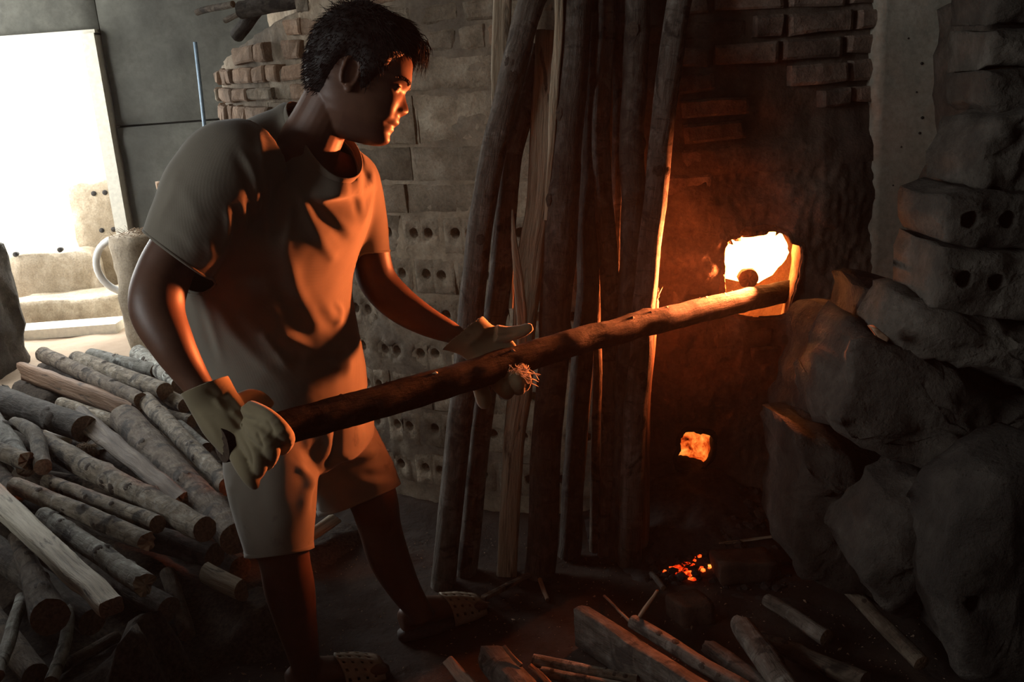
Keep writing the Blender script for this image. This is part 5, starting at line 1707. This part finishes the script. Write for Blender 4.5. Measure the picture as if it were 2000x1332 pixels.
for ctr_, nr_, nm in ((cR, nR, 'sleeve_hem'), (cL, nL, 'sleeve_hem')):
    lp = boundary_loop(Vs, Fs, ctr_, .13)
    if len(lp) > 16:
        rg = resample(lp, 56)
        for _ in range(2): rg = [(rg[i - 1] + rg[i] * 2 + rg[(i + 1) % 56]) / 4 for i in range(56)]
        band(rg, nr_.normalized(), .006, .0022, nm, .002)

# shorts
def pell(px, py, Y, a, b, t, n=48):
    """ring across a leg running along t"""
    c = P(px, py, Y); t = Vector(t).normalized()
    A = (IR - t * IR.dot(t)).normalized(); B = t.cross(A).normalized()
    return [c + A * math.cos(2 * PI * k / n) * a + B * math.sin(2 * PI * k / n) * b for k in range(n)]
up_ = (IU * -1)
sh_r = [ell(572, 745, 2.25, .165, .125, n=48), ell(576, 790, 2.25, .178, .138, n=48), ell(580, 835, 2.245, .186, .146, n=48), ell(590, 880, 2.24, .17, .13, n=48), ell(600, 905, 2.24, .10, .08, n=48)]
tR = (-IU * 1 + IR * -.02 + fw * -.05); tL_ = (-IU * .93 + IR * .37)
lR = [pell(535, 850, 2.17, .098, .11, tR), pell(530, 910, 2.13, .102, .105, tR), pell(534, 980, 2.09, .094, .098, tR), pell(542, 1045, 2.065, .079, .090, tR * .96 + IR * .12), pell(545, 1082, 2.06, .072, .086, tR * .96 + IR * .14), pell(546, 1100, 2.06, .072, .084, tR)]
lL = [pell(632, 820, 2.3, .098, .11, tL_), pell(660, 880, 2.32, .104, .108, tL_), pell(684, 930, 2.335, .106, .106, tL_), pell(699, 968, 2.345, .106, .104, tL_), pell(706, 990, 2.35, .104, .102, tL_)]
Vp, Fp = remesh([loft(sh_r, 48), loft(lR, 48), loft(lL, 48)], .0052, 8, .5)
hemR, hnR = P(545, 1078, 2.06), (-IU * .975 + IR * .12 - fw * .10)
hemL, hnL = P(702, 975, 2.345), (-IU * .93 + IR * .36)
Vp, Fp = open_cut(Vp, Fp, hemR, hnR, .12)
Vp, Fp = open_cut(Vp, Fp, hemL, hnL, .13)
PF = [([(655, 800), (658, 850), (650, 895), (632, 915)], -.010, 9), ([(650, 905), (615, 930), (600, 960), (590, 1020)], .010, 12), ([(632, 915), (615, 960), (612, 1010)], -.006, 8),
      ([(645, 860), (615, 880), (580, 895)], -.007, 11), ([(580, 905), (600, 930), (606, 960)], .008, 9), ([(590, 850), (600, 880), (580, 900)], .005, 12),
      ([(640, 905), (690, 910), (735, 900), (748, 880)], -.007, 9), ([(660, 895), (700, 890), (740, 875)], .006, 10), ([(655, 920), (700, 940), (760, 940)], .006, 12), ([(700, 925), (740, 930), (770, 920)], -.005, 9),
      ([(640, 930), (668, 990)], .004, 6), ([(468, 960), (480, 1030), (500, 1080)], .005, 8), ([(460, 920), (455, 960)], .004, 10), ([(500, 900), (510, 980), (530, 1050)], -.004, 18), ([(740, 830), (765, 890), (780, 940)], .004, 12), ([(700, 790), (725, 850)], -.004, 12)]
Vp = folds(Vp, Fp, [(p_, a_ * .7, w_) for p_, a_, w_ in PF], .004, 9)
shorts = build('shorts', Vp, Fp, M['shorts'], parent=man)
md = shorts.modifiers.new('thickness', 'SOLIDIFY'); md.thickness = .003; md.offset = -1
for ctr_, nr_ in ((hemR, hnR), (hemL, hnL)):
    lp = boundary_loop(Vp, Fp, ctr_, .16)
    if len(lp) > 16:
        rg = resample(lp, 64)
        for _ in range(2): rg = [(rg[i - 1] + rg[i] * 2 + rg[(i + 1) % 64]) / 4 for i in range(64)]
        n_ = len(rg); c = sum(rg, Vector()) / n_; nr1 = nr_.normalized()
        V, F = [], []
        for p in rg:
            o = (p - c); o = (o - nr1 * o.dot(nr1)).normalized()
            for a_, b_ in ((-.014, .0012), (-.0135, .0026), (.001, .0026), (.002, .0), (.0, -.003)): V.append(p + nr1 * a_ + o * b_)
        for k in range(n_):
            for q in range(4): F.append((k * 5 + q, ((k + 1) % n_) * 5 + q, ((k + 1) % n_) * 5 + q + 1, k * 5 + q + 1))
        build('leg_hem', V, F, M['shorts'], parent=shorts)

# gloves -------------------------------------------------------------------
def glove(name, parts, cuff, voxel=.0026, sm=4, creases=(), seed=0):
    V, F = remesh(parts, voxel, sm, .5)
    V, F = open_cut(V, F, *cuff)
    V = folds(V, F, creases, .0035, seed)
    o = build(name, V, F, M['glove'], parent=man)
    md = o.modifiers.new('thickness', 'SOLIDIFY'); md.thickness = .002; md.offset = -1
    return o, V, F
def ering(px, py, Y, hx, hy, ang, n=36):
    """ring whose picture outline is a line of half length hx px at angle ang, depth half-axis hy m"""
    c = P(px, py, Y); s = depth(c) / FPX
    A = IR * math.cos(ang) - IU * math.sin(ang)
    return [c + A * math.cos(2 * PI * k / n) * hx * s + fw * math.sin(2 * PI * k / n) * hy for k in range(n)]
ax = (LB - LA).normalized()
palmR = loft([ering(392, 738, 1.872, 48, .048, -.40), ering(401, 755, 1.872, 48, .048, -.40), ering(422, 792, 1.870, 50, .040, -.34), ering(446, 830, 1.855, 52, .040, -.30), ering(466, 862, 1.840, 46, .038, -.30), ering(478, 890, 1.830, 34, .030, -.3), ering(486, 905, 1.825, 18, .016, -.3)], 36, 6)
def fing(pts): return limb(pts, n=14, seg=16)
fR = [
    fing([(488, 800, 1.830, .020), (522, 815, 1.795, .019), (548, 838, 1.780, .018), (560, 858, 1.805, .017), (552, 874, 1.845, .015), (545, 878, 1.865, .011)]),
    fing([(484, 830, 1.825, .020), (512, 850, 1.780, .019), (529, 872, 1.775, .018), (526, 896, 1.795, .017), (514, 910, 1.825, .014), (508, 914, 1.835, .010)]),
    fing([(476, 850, 1.825, .020), (498, 880, 1.780, .018), (506, 908, 1.775, .017), (500, 926, 1.795, .015), (496, 934, 1.810, .010)]),
    fing([(458, 868, 1.835, .021), (472, 902, 1.790, .019), (486, 928, 1.775, .017), (495, 944, 1.780, .014), (498, 951, 1.785, .009)]),
    fing([(462, 790, 1.895, .021), (488, 778, 1.925, .019), (506, 780, 1.935, .017), (522, 790, 1.940, .014), (530, 796, 1.940, .010)]),
]
gR, Vg, Fg = glove('glove', [palmR] + fR, (P(401, 752, 1.872), (-IU * -.93 - IR * .38), .075), seed=4,
    creases=[([(418, 775), (440, 800), (470, 812)], .005, 7), ([(432, 790), (460, 820), (478, 850)], -.004, 7), ([(450, 770), (475, 800), (500, 815)], .004, 7), ([(380, 800), (410, 830), (430, 870)], .003, 8), ([(400, 760), (430, 775), (450, 765)], -.003, 6),
             ([(470, 850), (488, 885), (492, 920)], -.004, 4), ([(500, 840), (515, 880)], -.004, 4), ([(520, 820), (535, 850)], -.004, 4)])
# left glove: open palm under the log, thumb along its far side, fingers hanging below
def sec(px, dy, dY): p = log_at(px); return p + IU * dy * k_ + Vector((0, dY, 0))
Yl = log_at(960).y
palmL = loft([ering(893, 656, Yl + .055, 53, .042, -.70), ering(903, 650, Yl + .058, 53, .042, -.70), ering(928, 662, Yl + .062, 44, .034, -.78), ering(952, 680, Yl + .066, 46, .028, -1.0), ering(976, 700, Yl + .062, 48, .026, -1.2), ering(1000, 718, Yl + .05, 40, .024, -1.25), ering(1016, 728, Yl + .04, 22, .014, -1.25)], 36, 6)
fL = [
    fing([(968, 650, Yl + .055, .022), (992, 652, Yl + .058, .019), (1014, 648, Yl + .06, .016), (1032, 641, Yl + .06, .012), (1040, 638, Yl + .06, .007)]),
    fing([(940, 700, Yl + .05, .021), (932, 730, Yl + .02, .020), (940, 760, Yl - .005, .019), (946, 782, Yl - .0, .018), (947, 792, Yl + .005, .012)]),
    fing([(965, 710, Yl + .05, .021), (968, 738, Yl + .012, .020), (984, 758, Yl - .012, .020), (990, 768, Yl + .012, .016)]),
    fing([(990, 712, Yl + .05, .021), (994, 730, Yl + .012, .020), (1010, 746, Yl - .008, .020), (1014, 760, Yl + .012, .016)]),
    fing([(1006, 712, Yl + .045, .019), (1014, 724, Yl + .02, .018), (1024, 742, Yl + .005, .017), (1022, 756, Yl + .02, .013)]),
]
gL, Vg2, Fg2 = glove('glove', [palmL] + fL, (P(904, 648, Yl + .055), (-IR * .66 + IU * .75), .085), seed=6,
    creases=[([(905, 680), (930, 660), (950, 640)], .003, 8), ([(950, 660), (985, 655), (1010, 650)], -.003, 5), ([(925, 745), (945, 750), (960, 745)], -.003, 4), ([(930, 765), (955, 765)], -.003, 4)])
L = []
for k in range(44):
    a0 = P(1012 + random.uniform(-10, 14), 728 + random.uniform(-10, 12), Yl - .012)
    if k < 30: b0 = P(1000 + random.uniform(-10, 40), 700 + random.uniform(10, 44), Yl - .03 + random.uniform(-.01, .02))
    else: b0 = P(1030 + random.uniform(0, 28), 735 + random.uniform(-8, 22), Yl + random.uniform(-.02, .02))
    m0 = a0.lerp(b0, .5) + Vector((random.uniform(-.01, .01), 0, random.uniform(-.006, .012)))
    q = smooth_path([tuple(a0), tuple(m0), tuple(b0)], 6)
    L.append(tube([Vector(v) for v in q], .0009, 3, cap=False)[:2])
build('frayed_threads', *merge(*L), M['thread'], parent=gL)['kind'] = 'stuff'

# sandals ------------------------------------------------------------------
def sandal(h, d, w):
    L_ = .262
    h = Vector((h.x, h.y, 0.004)) - d * .015
    sd = Vector((-d.y, d.x, 0))
    out = []
    for k in range(40):
        a = 2 * PI * k / 40
        f = .5 + .5 * math.cos(a)
        wd = w * (.92 + .30 * f - .12 * math.sin(f * PI)) * abs(math.sin(a)) ** .72 * (1 if math.sin(a) > 0 else -1)
        out.append(h + d * L_ * f + sd * wd)
    V = [p for p in out] + [p + Vector((0, 0, .020)) for p in out]
    F = [(k, (k + 1) % 40, 40 + (k + 1) % 40, 40 + k) for k in range(40)] + [tuple(reversed(range(40))), tuple(range(40, 80))]
    s = build('sandal', V, F, M['sole'], parent=man)
    V, F = [], []
    na, nb = 25, 14
    for j in range(nb + 1):
        f = .50 + .42 * j / nb
        for i in range(na + 1):
            a = PI * i / na
            hgt = lerp_table([(.5, .078), (.7, .062), (.92, .036)], f)
            ww = w * lerp_table([(.5, 1.22), (.75, 1.34), (.92, 1.15)], f)
            dip = .045 * (abs(math.cos(a)) ** 2) * (1 if j == 0 else 0) * 0
            V.append(h + d * L_ * (f + .05 * abs(math.cos(a)) * (1 - j / nb)) + sd * math.cos(a) * ww + Vector((0, 0, .012 + math.sin(a) ** .8 * hgt)))
    for j in range(nb):
        for i in range(na):
            if j % 3 == 1 and i % 3 == 1 and 1 < i < na - 2 and 0 < j < nb - 1: continue      # punched holes
            a = j * (na + 1) + i
            F.append((a, a + 1, a + na + 2, a + na + 1))
    o = build('perforated_strap', V, F, M['rubber'], parent=s)
    md = o.modifiers.new('t', 'SOLIDIFY'); md.thickness = .003
sandal(hL, dL, .040)
sandal(hR, dR, .040)
# thin wood smoke hanging in the shed
n = NT('wood_smoke'); n.t.nodes.remove(n.b)
v = n.n('ShaderNodeVolumeScatter', i_Density=.0015, i_Anisotropy=.4)
n.l(v.outputs[0], n.out.inputs['Volume'])
o = tag(build('smoke_haze', *boxvf(XL + .01, XR - .01, YB + .01, YF - .06, .03, ZC - .01), n.m, smooth=False), 'thin wood smoke hanging in the whole kiln shed', 'smoke')
o['kind'] = 'stuff'
for o in bpy.data.objects:
    if '_org' in o: del o['_org']
